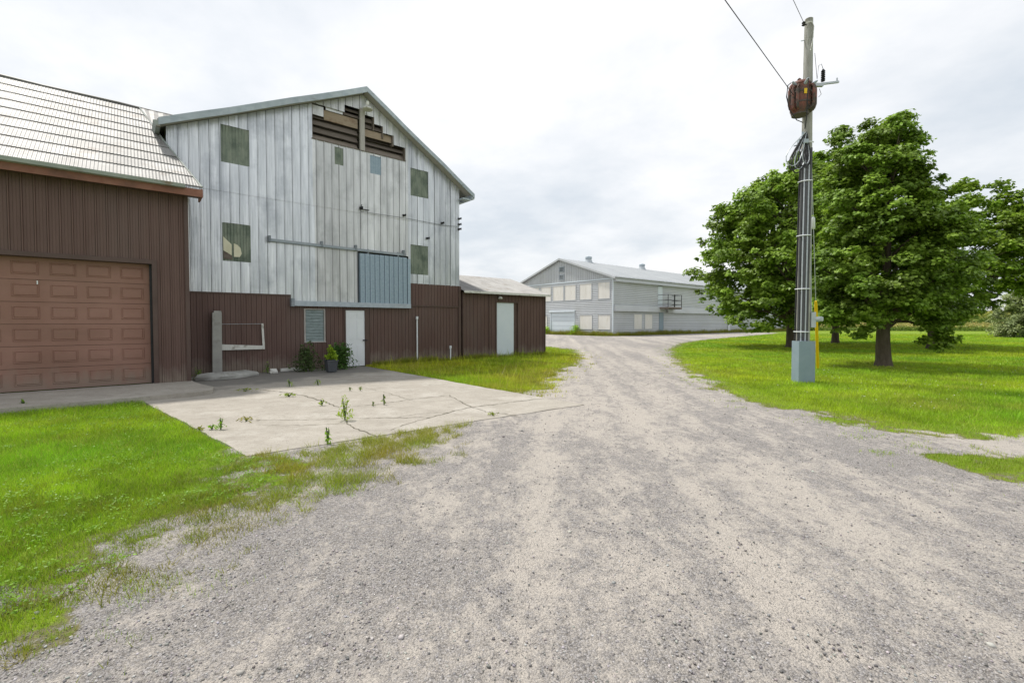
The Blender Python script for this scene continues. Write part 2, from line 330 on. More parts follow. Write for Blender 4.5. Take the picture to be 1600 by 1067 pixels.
def lapwall(mb,a0,a1,zb,ztop,pl,axis,openings=(),h=.2,dirn=-1):
    """horizontal lap siding; axis 'x': wall runs along x at y=pl; axis 'y': runs along y at x=pl"""
    z=zb; r=random.Random(int(a0*10)+3)
    while z<ztop-1e-3:
        z1=min(z+h,ztop); m=(z+z1)/2
        segs=[(a0,a1)]
        for o in openings:
            if o[2]<m<o[3]:
                ns=[]
                for p,q in segs:
                    if o[1]<=p or o[0]>=q: ns.append((p,q)); continue
                    if o[0]>p: ns.append((p,o[0]))
                    if o[1]<q: ns.append((o[1],q))
                segs=ns
        tn=r.uniform(.96,1.03)
        for p,q in segs:
            if axis=='x':
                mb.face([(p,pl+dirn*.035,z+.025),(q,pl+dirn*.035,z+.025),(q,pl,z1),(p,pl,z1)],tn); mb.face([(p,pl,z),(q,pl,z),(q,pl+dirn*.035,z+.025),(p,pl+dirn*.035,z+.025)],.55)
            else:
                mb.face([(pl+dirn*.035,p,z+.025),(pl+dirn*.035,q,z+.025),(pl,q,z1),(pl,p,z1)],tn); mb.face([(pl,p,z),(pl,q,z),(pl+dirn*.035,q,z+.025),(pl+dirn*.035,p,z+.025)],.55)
        z=z1
# ------------------------------------------------------------------ ground, road, slabs
ROAD=[(-11,-30),(-4.2,-6),(-3.3,0),(-2.8,2.0),(-2.62,2.58),(-2.54,2.91),(-2.6,3.34),(-2.53,3.78),(-2.35,4.1),(-2.15,4.4),(-2.4,4.9),(-2.9,5.6),(-1.5,7.5),(.0,9.6),(.45,10.25),(.68,10.72),(.97,11.46),(1.3,13.2),(1.82,15.2),(2.9,19),(3.56,22.5),(3.94,26.6),(2.6,30.5),(-25,38),(-25,75),(0,75),(0,66.5),(10.0,52.6),(10.6,52.2),(24.76,62.6),(36,72),(40,69),(34.3,61.5),(25.1,51),(17,41.5),(13,35.5),(9.35,27.9),(7.9,23.5),(7.09,20.55),(6.0,16.5),(5.31,13.45),(4.95,11.5),(4.82,10.2),(4.86,9.05),(5.32,7.68),(5.7,7.07),(6.15,6.59),(7.1,6.25),(14,6.1),(14,-30)]
ISLE=[(4.75,5.8),(5.3,5.92),(6.5,5.72),(13,5.6),(13,3.2),(7,4.1),(5.35,4.75),(4.95,5.25)]
SLAB=[BW(1.06,6.36),BW(4,6.2),BW(6.9,6.0),BW(6.78,9),BW(6.72,13),BW(6.62,16.5),BW(1.0,16.5),BW(.9,14.6),BW(.17,12.04)]
APR=[BW(-9,12.1),BW(.4,12.1),BW(1.1,12.15),BW(1.42,12.4),BW(1.5,12.9),BW(1.3,13.7),BW(1.2,14.65),BW(-9,14.65)]
BLD=[[BW(-12,14.5),BW(1.17,14.5),BW(1.17,16.5),BW(16,16.5),BW(16,23),BW(-12,23)],[BW(43.2,33.2),BW(110,33.2),BW(110,62),BW(43.2,62)]]
def road_mask(x,y):
    d=np.minimum(sdist(x,y,ROAD),-sdist(x,y,ISLE))
    w=np.clip(.3+.02*y,.3,.6)
    return d, np.clip(.5+(d+.15+((fbm(x*1.7,y*1.7,5)-.5)*2.0+(fbm(x*4.7,y*4.7,6)-.5)*1.0)*np.clip(1.25-y*.03,.3,1))/(2*w),0,1)
# near lawn / terrain sheet
g=[]; 
gx=np.unique(np.concatenate([np.linspace(-400,-60,8),np.linspace(-60,90,61),np.linspace(90,500,9)])); gy=np.unique(np.concatenate([np.linspace(-60,0,5),np.linspace(0,120,49),np.linspace(120,900,14)]))
X,Y=np.meshgrid(gx,gy); Zr=np.clip((Y+X*.13-97)/14,0,1)*1.35*(X>20)-.03
V=np.stack([X.ravel(),Y.ravel(),Zr.ravel()],1); nx=len(gx); ny=len(gy)
I=np.arange(nx*ny).reshape(ny,nx); F=np.stack([I[:-1,:-1].ravel(),I[:-1,1:].ravel(),I[1:,1:].ravel(),I[1:,:-1].ravel()],1)
tag(from_np('ground',V,F,M['lawn'],smooth=True),'mown green lawn spreading across the farmyard','ground',kind='structure')
# gravel sheet, tessellated finer near the yard entrance
ys=[]; y=-1.0
ys=list(np.linspace(-30,.6,24)); y=.6
while y<78: y*=1.0115 if y>1 else 1.02; ys.append(y)
ys=np.array(ys); th_=np.concatenate([np.linspace(-1.7,1.85,560)])
X=th_[None,:]*np.maximum(ys[:,None],0.6)*1.0; X=np.where(ys[:,None]<3,th_[None,:]*(3+0*ys[:,None])*np.where(ys[:,None]<.6,3,1),X) 
X=th_[None,:]*np.maximum(ys,8.)[:,None]; Y=np.repeat(ys[:,None],len(th_),1)
d,mk=road_mask(X,Y)
tx=X-.10*Y; Yl=np.where(Y>9,9+(Y-9)*.22,Y)
dust=.47+.85*(fbm(tx*1.25+3,Yl*.26,11,4)-.5)+1.05*(fbm(tx*.62,Yl*.5,12,3)-.5)+.45*(fbm(tx*3.1,Yl*1.1,14,3)-.5)
dust=.48+(dust-.5)*.58+.30*(fbm(tx*4.2,Yl*.9,15,4)-.5)+.22*(fbm(X*9,Y*5,16,3)-.5)
trk=sum(np.exp(-((tx-c)/.2)**2)*a for c,a in ((-.15,.16),(1.35,.22),(2.3,.15),(.65,.08),(-1.1,.08),(3.2,.14)))*(.3+1.3*fbm(X*.7,Y*.5,21,3))
dust=np.clip(dust+trk,0,1)
Z=.012*(fbm(X*2.2,Y*2.2,8,4)-.5)-.03*trk*(Y<60)-.0
V=np.stack([X.ravel(),Y.ravel(),Z.ravel()],1); ny,nx=X.shape; I=np.arange(nx*ny).reshape(ny,nx)
keep=(np.maximum.reduce([d[:-1,:-1],d[1:,:-1],d[1:,1:],d[:-1,1:]])>-.9)
F=np.stack([I[:-1,:-1][keep],I[:-1,1:][keep],I[1:,1:][keep],I[1:,:-1][keep]],1)
used,inv=np.unique(F,return_inverse=True); C=np.stack([mk.ravel(),dust.ravel(),0*dust.ravel()],1)[used]
tag(from_np('gravel_road',V[used],inv.reshape(F.shape),M['gravel'],col=C,smooth=True),'dusty grey gravel farm lane running to the far barn','road',kind='structure')
def prism_poly(name,P,z0,z1,m,cfun=None,label=None,cat=None,jag=.0,step=.15,seed=0):
    # densified outline, top grid via fan-free ngon
    Q=[]
    r=random.Random(seed)
    for i in range(len(P)):
        a=Vector(P[i]); b=Vector(P[(i+1)%len(P)]); n=max(1,int((b-a).length/step))
        nrm=Vector((-(b-a).y,(b-a).x)).normalized()
        for k in range(n): Q.append(a+(b-a)*k/n+nrm*((fbm(np.array([k*.31+i*7.]),np.array([i*3.3]),seed)[0]-.5)*jag*2+r.uniform(-.25,.25)*jag))
    import bmesh
    bm=bmesh.new(); top=[bm.verts.new((q.x,q.y,z1)) for q in Q]; bot=[bm.verts.new((q.x,q.y,z0)) for q in Q]
    f=bm.faces.new(top); n=len(Q)
    for i in range(n): bm.faces.new((top[i],bot[i],bot[(i+1)%n],top[(i+1)%n]))
    bmesh.ops.triangulate(bm,faces=[f]); 
    for _ in range(3):
        es=[e for e in bm.edges if e.calc_length()>.8 and all(abs(v.co.z-z1)<1e-5 for v in e.verts)]
        if es: bmesh.ops.subdivide_edges(bm,edges=es,cuts=1); bmesh.ops.triangulate(bm,faces=[f for f in bm.faces if len(f.verts)>3])
    bmesh.ops.recalc_face_normals(bm,faces=bm.faces)
    me=bpy.data.meshes.new(name); bm.to_mesh(me); bm.free()
    co=np.zeros(len(me.vertices)*3,np.float32); me.vertices.foreach_get('co',co); co=co.reshape(-1,3)
    a=me.attributes.new('col','FLOAT_COLOR','POINT'); c=np.ones((len(co),4),np.float32); c[:,:3]=0
    if cfun is not None: c[:,0]=cfun(co[:,0],co[:,1])
    a.data.foreach_set('color',c.ravel()); me.materials.append(m)
    o=bpy.data.objects.new(name,me); COL.objects.link(o); tag(o,label,cat,kind='structure'); return o
def slab_dark(x,y):
    s_,t_=WB(x,y); return np.clip((t_-12.6-.25*(s_-3))/1.6,0,1)*.8  # slab tone gets darker towards the barn wall
slab=prism_poly('concrete_slab',SLAB,-.06,.009,M['concrete'],slab_dark,'pale cracked concrete slab in front of the metal barn','slab',jag=.045,seed=3)
apr=prism_poly('concrete_apron',APR,-.06,.10,M['concrete'],lambda x,y:np.full(x.shape,.25),'low raised concrete apron in front of the brown overhead door','slab',jag=.03,seed=9)
# cracks
def crack(pts,w,seed,mb):
    r=random.Random(seed); P=[]
    for a,b in zip(pts[:-1],pts[1:]):
        a=Vector(a);b=Vector(b);n=max(2,int((b-a).length/.09)); nn=Vector((-(b-a).y,(b-a).x)).normalized()
        for k in range(n): P.append(a+(b-a)*k/n+nn*r.uniform(-.03,.03))
    P.append(Vector(pts[-1]))
    for i in range(len(P)-1):
        d=(P[i+1]-P[i]).normalized(); n=Vector((-d.y,d.x)); w0=w*r.uniform(.3,1.3); w1=w*r.uniform(.3,1.3)
        q=[P[i]-n*w0,P[i]+n*w0,P[i+1]+n*w1,P[i+1]-n*w1]; mb.face([(p.x,p.y,.0135) for p in q])
H=1.65; TH=math.atan(20/711.)
def G(px,py,z=0.):   # photograph pixel to a point on the ground
    a=(px-800)/711; b=(523-py)/711; c,s=math.cos(TH),math.sin(TH); r=(a,c+b*s,-s+b*c); k=(z-H)/r[2]; return (r[0]*k,r[1]*k)
mb=MB()
for i,(pp,w) in enumerate([([(410,609),(440,612),(470,617),(500,625),(530,636)],.014),([(530,636),(585,632),(640,624),(700,617)],.009),([(700,617),(722,628),(736,636)],.009),([(736,636),(790,629),(840,623),(885,621)],.010),
    ([(736,636),(700,644),(672,652),(620,652),(560,653)],.010),([(736,636),(760,643),(795,647),(815,651)],.008),([(539,655),(550,667),(572,675),(596,684)],.011),([(560,653),(480,656),(400,655)],.006),([(400,664),(470,664),(540,661)],.005),
    ([(350,609),(410,609),(450,607),(520,604),(570,600)],.008),([(672,652),(640,660),(610,672)],.006),([(640,624),(600,612),(560,604)],.006),([(620,652),(650,646),(700,644)],.007)]):
    crack([G(*p,.016) for p in pp],w,i,mb)
ck=mb.build('crack',M['crack'],slab)
# ------------------------------------------------------------------ METAL BARN
TB=16.54
barn=thing('metal_barn','tall barn clad in weathered silver metal sheets over brown siding','barn',(*BW(0,0),0),ANG)
def roofz(s): return 10.12-(6.68-s)*.4675 if s<6.68 else 10.12-(s-6.68)*.63
def under(s): return roofz(s)-.14
GO=[(4.88,6.0,7.97,8.98+.18),(6.0,6.6,7.97,9.42),(6.6,7.1,7.97,9.28),(7.1,7.45,7.97,9.04),(7.45,7.87,7.97,8.80),(7.87,8.36,7.97,8.46)]
WN=[(2.20,2.97,6.56,7.70,'upper'),(2.20,2.97,3.54,4.72,''),(8.58,9.37,6.66,7.74,''),(8.57,9.36,3.56,4.73,'')]
SW=[(5.63,5.94,7.24,7.85),(6.93,7.36,7.19,7.86)]
pf=rib_profile(.8,10.9,.2585,'alu',phase=1.118+.0,seed=5)
ops=[w[:4] for w in WN]+SW+GO
mb=MB()   # left field, bluish sheets
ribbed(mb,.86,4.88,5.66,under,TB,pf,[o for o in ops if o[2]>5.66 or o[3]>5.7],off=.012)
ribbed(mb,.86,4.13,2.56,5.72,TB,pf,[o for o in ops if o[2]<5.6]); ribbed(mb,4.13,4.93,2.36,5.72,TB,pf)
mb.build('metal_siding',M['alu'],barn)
mb=MB()   # middle field, warmer
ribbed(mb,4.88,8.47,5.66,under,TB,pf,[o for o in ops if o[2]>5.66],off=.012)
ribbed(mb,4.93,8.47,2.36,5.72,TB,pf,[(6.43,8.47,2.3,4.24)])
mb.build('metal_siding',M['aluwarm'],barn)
mb=MB()
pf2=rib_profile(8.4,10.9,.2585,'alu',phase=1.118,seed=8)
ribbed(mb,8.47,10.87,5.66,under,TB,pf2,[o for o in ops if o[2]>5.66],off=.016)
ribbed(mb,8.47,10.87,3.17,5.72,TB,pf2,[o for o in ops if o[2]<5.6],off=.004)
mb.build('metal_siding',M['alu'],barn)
# brown lower siding
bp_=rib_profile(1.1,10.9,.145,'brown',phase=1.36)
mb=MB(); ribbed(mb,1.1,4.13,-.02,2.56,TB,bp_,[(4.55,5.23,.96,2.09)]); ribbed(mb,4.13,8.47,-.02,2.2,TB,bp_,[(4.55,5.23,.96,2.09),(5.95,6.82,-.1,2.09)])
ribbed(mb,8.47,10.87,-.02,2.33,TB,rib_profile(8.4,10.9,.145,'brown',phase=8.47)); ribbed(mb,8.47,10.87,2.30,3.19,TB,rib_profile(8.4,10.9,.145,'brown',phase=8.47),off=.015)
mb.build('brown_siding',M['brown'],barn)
def pieces(name,m,parent,*B):
    for b in B:
        mb=MB(); mb.box(*b); mb.build(name,M[m],parent)
pieces('trim','brownd',barn,(8.47,10.87,TB-.045,TB-.02,2.27,2.33),(10.80,10.92,TB-.06,TB+.05,-.02,3.17),(1.1,4.13,TB-.03,TB-.0,2.52,2.565))
mb=MB(); mb.box(5.90,5.95,TB-.05,TB+.1,0,2.14); mb.box(6.67,6.84,TB-.05,TB-.02,0,2.14); mb.box(5.95,6.67,TB-.05,TB+.1,2.08,2.14); mb.build('door_frame',M['brownd'],barn)
# back and side walls, concrete sill
mb=MB(); mb.face([(.86,TB,0),(.86,TB,under(.86)),(.86,42,under(.86)),(.86,42,0)]); mb.face([(10.87,TB,0),(10.87,42,0),(10.87,42,under(10.87)),(10.87,TB,under(10.87))]); mb.face([(.86,42,0),(.86,42,under(.86)),(6.68,42,9.9),(10.87,42,under(10.87)),(10.87,42,0)])
mb.build('outer_wall',M['alu'],barn)
# roof + rake boards
mb=MB(); T0,T1=16.20,42.3
for (a,b) in ((.66,6.68),(6.68,11.42)):
    za,zb_=roofz(a),roofz(b)
    mb.hexa([(a,T0,za-.06),(b,T0,zb_-.06),(b,T1,zb_-.06),(a,T1,za-.06),(a,T0,za+.015),(b,T0,zb_+.015),(b,T1,zb_+.015),(a,T1,za+.015)])
mb.build('roof',M['rooftin'],barn)
mb=MB()
def rake(a,b,t0,t1,h0,h1,n):
    for i in range(n):
        p=a+(b-a)*i/n; q=a+(b-a)*(i+1)/n
        w=lambda s:.012*math.sin(s*2.1)+.007*math.sin(s*5.3)
        mb.hexa([(p,t0,roofz(p)-h1+w(p)),(q,t0,roofz(q)-h1+w(q)),(q,t1,roofz(q)-h1+w(q)),(p,t1,roofz(p)-h1+w(p)),(p,t0,roofz(p)+h0+w(p)),(q,t0,roofz(q)+h0+w(q)),(q,t1,roofz(q)+h0+w(q)),(p,t1,roofz(p)+h0+w(p))],rng.uniform(.9,1.08))
rake(.68,6.68,16.15,16.19,.02,.185,7); 
mb.build('rake_board',M['trim'],barn)
mb=MB(); rake(6.68,11.42,16.15,16.19,.02,.15,6); mb.build('rake_board',M['trim'],barn)
mb=MB()
for a,b in ((.70,6.66),(6.70,11.38)): mb.hexa([(a,16.2,roofz(a)-.12),(b,16.2,roofz(b)-.12),(b,TB+.05,roofz(b)-.12),(a,TB+.05,roofz(a)-.12),(a,16.2,roofz(a)-.07),(b,16.2,roofz(b)-.07),(b,TB+.05,roofz(b)-.07),(a,TB+.05,roofz(a)-.07)])
mb.build('soffit',M['postwood'],barn)
# eave return on the left with its rolled gutter end
mb=MB(); mb.hexa([(.62,16.16,7.10),(.72,16.16,7.10),(.72,20,7.10),(.62,20,7.10),(.56,16.16,7.25),(.72,16.16,7.27),(.72,20,7.27),(.56,20,7.25)]); mb.build('eave_gutter',M['gutter'],barn)
mb=MB(); mb.box(11.30,11.44,16.2,42,6.92,7.12); mb.box(10.87,11.30,16.25,16.5,6.86,6.92); mb.build('eave_board',M['trim'],barn)
# gable opening : boards
mb=MB()
def board(s0,s1,z0,z1,t,lean=.07,c=1.): mb.hexa([(s0,t,z0),(s1,t,z0),(s1,t+.03,z0),(s0,t+.03,z0),(s0,t+lean,z1),(s1,t+lean,z1),(s1,t+lean+.03,z1),(s0,t+lean+.03,z1)],c)
for z0,z1,c in ((7.96,8.17,.9),(8.21,8.43,.55),(8.47,8.68,.62)): board(4.86,6.5,z0,z1,16.60,.12,c)
for z0,z1,c in ((7.96,8.20,.85),(8.24,8.40,.5),(8.42,8.48,.4)): board(6.72,8.36,z0,z1,16.60,.12,c)
for s0,s1,z0,z1,c in ((5.92,6.55,9.10,9.23,.7),(5.9,6.55,9.27,9.40,.5),(6.72,7.42,8.84,9.01,.55),(6.72,7.12,9.06,9.25,.6),(4.9,5.4,8.70,8.80,.45)): board(s0,s1,z0,z1,16.60,.10,c)
mb.tint=.6
for s0,s1,z0,z1 in ((7.06,7.1,8.8,9.28),(7.42,7.46,8.6,9.04),(7.82,7.88,8.4,8.8),(4.86,4.90,7.96,9.15),(8.33,8.37,7.96,8.47)): mb.box(s0,s1,16.53,16.78,z0,z1)
mb.box(4.86,8.38,16.50,16.74,7.93,7.965,.6)
for k in range(6): mb.box(4.6,8.6,17.25,17.28,7.7+k*.3,7.98+k*.3,rng.uniform(.35,.6))
mb.build('louver_boards',M['wood'],barn)
mb=MB(); board(5.30,6.50,8.72,9.06,16.595,.02,1.); board(6.72,7.86,8.53,8.80,16.595,.03,1.); mb.build('tan_board',M['woodlight'],barn)
mb=MB(); board(4.90,5.28,8.80,9.13,16.575,.0); board(5.36,5.95,9.07,9.22,16.575,0.); mb.build('patch_panel',M['aluwarm'],barn)
mb=MB(); mb.box(6.55,6.72,16.47,16.59,7.94,9.46); mb.build('centre_post',M['postwood'],barn)
# barn lamp at the peak
mb=MB(); mb.tube([(6.74,16.42,9.72),(6.74,16.30,9.70),(6.74,16.28,9.62)],.03,8); lm=mb.build('lamp_arm',M['steel'],barn,True)
mb=MB(); mb.lathe((6.74,16.26,9.36),[(.17,0),(.19,.02),(.12,.10),(.06,.13),(.06,.30),(.0,.31)],16); mb.build('lamp_shade',M['offwhite'],lm,True)
# fibreglass panes
for i,(a,b,c,d,_) in enumerate(WN):
    mb=MB(); mb.tint=.9; ribbed(mb,a+.003,b-.003,c+.002,d-.002,TB,rib_profile(a,b,.0862,'fine',phase=1.118,seed=i),off=-.004)
    w=mb.build('window_panel',M['greenfib'],barn)
    if i==1:
        mb=MB(); y=TB-.020
        for P in ([(2.22,3.86),(2.44,3.72),(2.44,4.06),(2.22,4.28)],[(2.50,3.68),(2.66,3.69),(2.71,3.80),(2.68,3.97),(2.60,4.06),(2.50,4.10)]):
            mb.face([(p[0],y,p[1]) for p in P]); n=len(P)
            for k in range(n): p=P[k];q=P[(k+1)%n]; mb.face([(p[0],y,p[1]),(p[0],y+.02,p[1]),(q[0],y+.02,q[1]),(q[0],y,q[1])])
        mb.build('broken_patch',M['yellowp'],w); w['label']='green corrugated pane with pale yellow broken patch'
        mb=MB(); mb.face([(2.22,TB-.018,3.60),(2.46,TB-.018,3.60),(2.44,TB-.018,3.71),(2.22,TB-.018,3.84)],.6); mb.build('dark_hole',M['wood'],w)
for i,(a,b,c,d) in enumerate(SW):
    mb=MB(); ribbed(mb,a+.003,b-.003,c,d-.002,TB,rib_profile(a,b,.0862,'fine',phase=1.118),off=.0); mb.build('window_panel',M['galv'] if i else M['greenfib'],barn)
# sliding door, track, ledge
mb=MB(); ribbed(mb,6.47,8.36,2.36,4.17,TB-.10,rib_profile(6.4,8.4,.19,'galv',phase=6.47)); 
mb.box(6.46,8.36,TB-.095,TB-.06,2.36,4.17,.95); mb.box(8.36,8.385,TB-.095,TB-.02,2.36,4.16,.3); mb.box(8.385,8.50,TB-.13,TB-.02,2.36,4.12,1.1); mb.box(6.42,6.46,TB-.06,TB-.03,2.36,4.2,.15)
sdo=mb.build('sliding_door',M['galv'],barn)
mb=MB(); mb.box(4.12,8.50,TB-.16,TB-.0,2.19,2.36); mb.box(4.10,4.20,TB-.20,TB-.0,2.17,2.44,.6); mb.build('door_ledge',M['trim'],barn)
mb=MB(); mb.hexa([(3.47,TB-.11,4.27),(8.30,TB-.11,4.23),(8.30,TB-.04,4.23),(3.47,TB-.04,4.27),(3.47,TB-.11,4.36),(8.30,TB-.11,4.31),(8.30,TB-.04,4.31),(3.47,TB-.04,4.36)],.75)
for s in (3.46,5.1,6.3,8.2): mb.box(s,s+.07,TB-.13,TB-.02,4.25,4.45,.5)
mb.tint=.6
for s in (6.8,8.0): mb.tube([(s,TB-.07,4.15),(s,TB-.07,4.35)],.03,8)
mb.build('door_track',M['trim'],barn)
# slightly open hatch sheets left of the sliding door are part of the siding; stained plate
# window of louvred glass
mb=MB(); a,b,c,d=4.57,5.21,.97,2.07
for x0,x1,z0,z1 in ((a-.03,b+.03,d,d+.035),(a-.03,b+.05,c-.035,c),(a-.03,a+.012,c,d),(b-.012,b+.03,c,d)): mb.box(x0,x1,TB-.035,TB+.04,z0,z1)
w=mb.build('window',M['postwood'],barn)
mb=MB()
for k in range(11):
    z=c+k*.1; mb.hexa([(a+.012,TB-.005,z),(b-.012,TB-.005,z),(b-.012,TB+.003,z),(a+.012,TB+.003,z),(a+.012,TB+.025,z+.1),(b-.012,TB+.025,z+.1),(b-.012,TB+.033,z+.1),(a+.012,TB+.033,z+.1)],rng.uniform(.8,1.2))
mb.build('pane',M['glassy'],w)
# personnel door
mb=MB(); mb.box(5.97,6.66,TB-.02,TB+.03,.03,2.07)
for (x0,x1,z0,z1) in ((6.05,6.28,1.0,1.70),(6.36,6.59,1.0,1.70),(6.05,6.28,.18,.80),(6.36,6.59,.18,.80),(6.05,6.28,1.78,1.98),(6.36,6.59,1.78,1.98)):
    mb.box(x0,x1,TB-.027,TB-.0195,z0,z1); mb.box(x0+.035,x1-.035,TB-.033,TB-.026,z0+.035,z1-.035)
dr=mb.build('door',M['white'],barn)
mb=MB(); mb.tube([(6.61,TB-.02,.97),(6.61,TB-.08,.97)],.025,10); mb.box(6.60,6.74,TB-.095,TB-.07,.95,.99); mb.build('handle',M['black'],dr)
# wire brackets
for (s,z) in ((6.55,5.83),(8.27,5.82),(10.0,5.76),(10.85,6.06),(10.85,5.82),(10.85,5.62),(9.31,5.05)):
    mb=MB(); mb.box(s-.04,s+.04,TB-.06,TB-.02,z-.04,z+.04); mb.tube([(s,TB-.05,z),(s+.02,TB-.14,z)],.012,6); mb.lathe((s+.02,TB-.15,z-.045),[(.02,0),(.035,.02),(.02,.045),(.035,.065),(.015,.09)],8)
    if s<6.6: mb.box(s-.06,s+.30,TB-.1,TB-.07,z-.06,z-.03); mb.tube([(s,TB-.08,z),(s+.02,TB-.08,z+.13)],.015,6)
    mb.build('wire_bracket',M['black'],barn)
mb=MB(); mb.tube([(6.55,TB-.06,5.70),(8.27,TB-.06,5.72),(10.0,TB-.06,5.68),(10.85,TB-.06,5.72)],.006,5); mb.build('wall_wire',M['black'],barn)
# ------------------------------------------------------------------ GARAGE WING
TG=14.6
gar=thing('brown_garage','brown ribbed steel garage wing with pale tin roof beside the barn','garage',(*BW(0,0),0),ANG)
DL,DR,DT=-4.46,.42,3.10
gp=rib_profile(-9.2,1.2,.2,'garage',phase=-.02)
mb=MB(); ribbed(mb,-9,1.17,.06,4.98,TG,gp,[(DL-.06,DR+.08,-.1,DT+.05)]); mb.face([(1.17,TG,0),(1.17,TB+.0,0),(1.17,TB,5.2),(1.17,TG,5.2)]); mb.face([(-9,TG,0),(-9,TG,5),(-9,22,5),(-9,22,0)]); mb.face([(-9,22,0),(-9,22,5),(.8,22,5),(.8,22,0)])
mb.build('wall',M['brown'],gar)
mb=MB(); 
mb.box(DR,DR+.10,TG-.035,TG+.22,.06,DT+.1); mb.box(DL-.1,DR,TG-.035,TG+.22,DT,DT+.1); mb.box(DL-.1,DL,TG-.035,TG+.22,.06,DT)
mb.build('door_frame',M['brownd'],gar)
mb=MB(); mb.box(1.10,1.185,TG-.04,TG+.06,.05,4.95); mb.build('corner_trim',M['brownd'],gar)
mb=MB(); mb.box(1.19,1.215,TG+.07,TG+.1,2.55,4.9); mb.build('white_strip',M['white'],gar)
mb=MB(); mb.box(DR-.05,DR,TG+.10,TG+.19,.1,DT); mb.build('door_seal',M['black'],gar)
# overhead door: six sections with raised panels
mb=MB(); td=TG+.2
sh_=(DT-.10)/6
for r_ in range(6):
    z0=.10+r_*sh_; mb.box(DL,DR-.005,td,td+.05,z0+.004,z0+sh_-.004)
    for k in range(8):
        x1=DR-.17-k*.61; x0=x1-.44
        zz0=z0+.115; zz1=z0+sh_-.10
        # raised frame + recessed bead + panel
        def ring(o,i,d0,d1):
            (ax,bx,az,bz)=o; (cx,dx,cz,dz)=i
            mb.face([(ax,td-d0,az),(bx,td-d0,az),(dx,td-d1,cz),(cx,td-d1,cz)]); mb.face([(bx,td-d0,az),(bx,td-d0,bz),(dx,td-d1,dz),(dx,td-d1,cz)])
            mb.face([(bx,td-d0,bz),(ax,td-d0,bz),(cx,td-d1,dz),(dx,td-d1,dz)]); mb.face([(ax,td-d0,bz),(ax,td-d0,az),(cx,td-d1,cz),(cx,td-d1,dz)])
        o0=(x0,x1,zz0,zz1); o1=(x0+.012,x1-.012,zz0+.012,zz1-.012); o2=(x0+.03,x1-.03,zz0+.03,zz1-.03); o3=(x0+.045,x1-.045,zz0+.045,zz1-.045)
        ring(o0,o1,.001,.014); ring(o1,o2,.014,.002); ring(o2,o3,.002,.016)
        mb.face([(o3[0],td-.016,o3[2]),(o3[1],td-.016,o3[2]),(o3[1],td-.016,o3[3]),(o3[0],td-.016,o3[3])])
od=mb.build('overhead_door',M['gdoor'],gar)
mb=MB(); mb.box(-1.62,-1.60,td-.03,td-.008,2.50,2.58); mb.build('paint_chip',M['white'],od)
# roof : eight lapped courses of ribbed tin
MR=.75; E0,EZ=14.25,5.11
def gz(t): return EZ+MR*(t-E0)
TR=18.5
def redge(t):  # right edge of the roof in plan
    return 1.47+(t-E0)/(16.6-E0)*(.80-1.47) if t<16.6 else .80-(t-16.6)/(17.4-16.6)*.2 if t<17.4 else .6-(t-17.4)/1.1*.28
mb=MB(); NC=9
for k in range(NC):
    ta=E0+(TR-E0)*k/NC; tb=E0+(TR-E0)*(k+1)/NC+.06
    x=-9.3; stp=.067; r=random.Random(k*7+1); sheet=r.uniform(.9,1.08); nxt=-9.3+r.uniform(.2,1.2); i=0
    while x<1.6:
        if x>nxt: nxt+=.85+r.uniform(-.02,.02); sheet=r.uniform(.88,1.1)
        xs=[x,x+stp*.3,x+stp*.5,x+stp*.8,x+stp]; os_=[0,.0,.0055,.0055,0]
        for j in range(4):
            p,q=xs[j],xs[j+1]
            ea=redge(ta); eb=redge(min(tb,TR))
            if p>=max(ea,eb): continue
            lap=.006
            jag=.01*math.sin(x*1.7+k)
            P=[(min(p,ea),ta+jag,gz(ta+jag)+os_[j]+lap+.02),(min(q,ea),ta+jag,gz(ta+jag)+os_[j+1]+lap+.02),(min(q,eb),min(tb,TR),gz(min(tb,TR))+os_[j+1]+.0),(min(p,eb),min(tb,TR),gz(min(tb,TR))+os_[j])]
            mb.face(P,sheet*(.95 if j==1 else 1))
        x+=stp
    # lap shadow edge
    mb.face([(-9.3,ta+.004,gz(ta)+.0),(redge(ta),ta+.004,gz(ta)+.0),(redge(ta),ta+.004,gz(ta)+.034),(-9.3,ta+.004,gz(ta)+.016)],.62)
mb.face([(-9.3,TR,gz(TR)),(2.9,TR,gz(TR)),(2.9,23,gz(TR)-3.4),(-9.3,23,gz(TR)-3.4)])
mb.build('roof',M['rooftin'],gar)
mb=MB()   # saddle piece that runs over to the barn roof
n=22
for i in range(n):
    a=.3+(2.9-.3)*i/n; b=.3+(2.9-.3)*(i+1)/n; o=.012*(i%2)
    def tt(s): return 17.35-(s-.5)*.15
    a0=max(a,.58);b0=max(b,.58)
    mb.face([(a0,tt(a0),gz(tt(a0))+.03+o),(b0,tt(b0),gz(tt(b0))+.03+(.012-o)),(b,TR,gz(TR)+.03+(.012-o)),(a,TR,gz(TR)+.03+o)],.93 if i%3 else 1.02)
mb.build('valley_roof',M['rooftin'],gar)
mb=MB(); mb.tube([(-9.3,TR,gz(TR)+.02)]+[(-9+k*.8,TR,gz(TR)+.025+.012*math.sin(k*1.9)) for k in range(15)],.035,6,.7); mb.build('ridge_cap',M['rooftin'],gar)
mb=MB(); mb.tube([(redge(E0)-.0,E0,gz(E0)+.02),(.82,16.5,gz(16.5)+.02),(.6,17.4,gz(17.4)+.03),(.32,18.5,gz(18.5)+.03)],.022,6); mb.build('roof_edge',M['gutter'],gar)
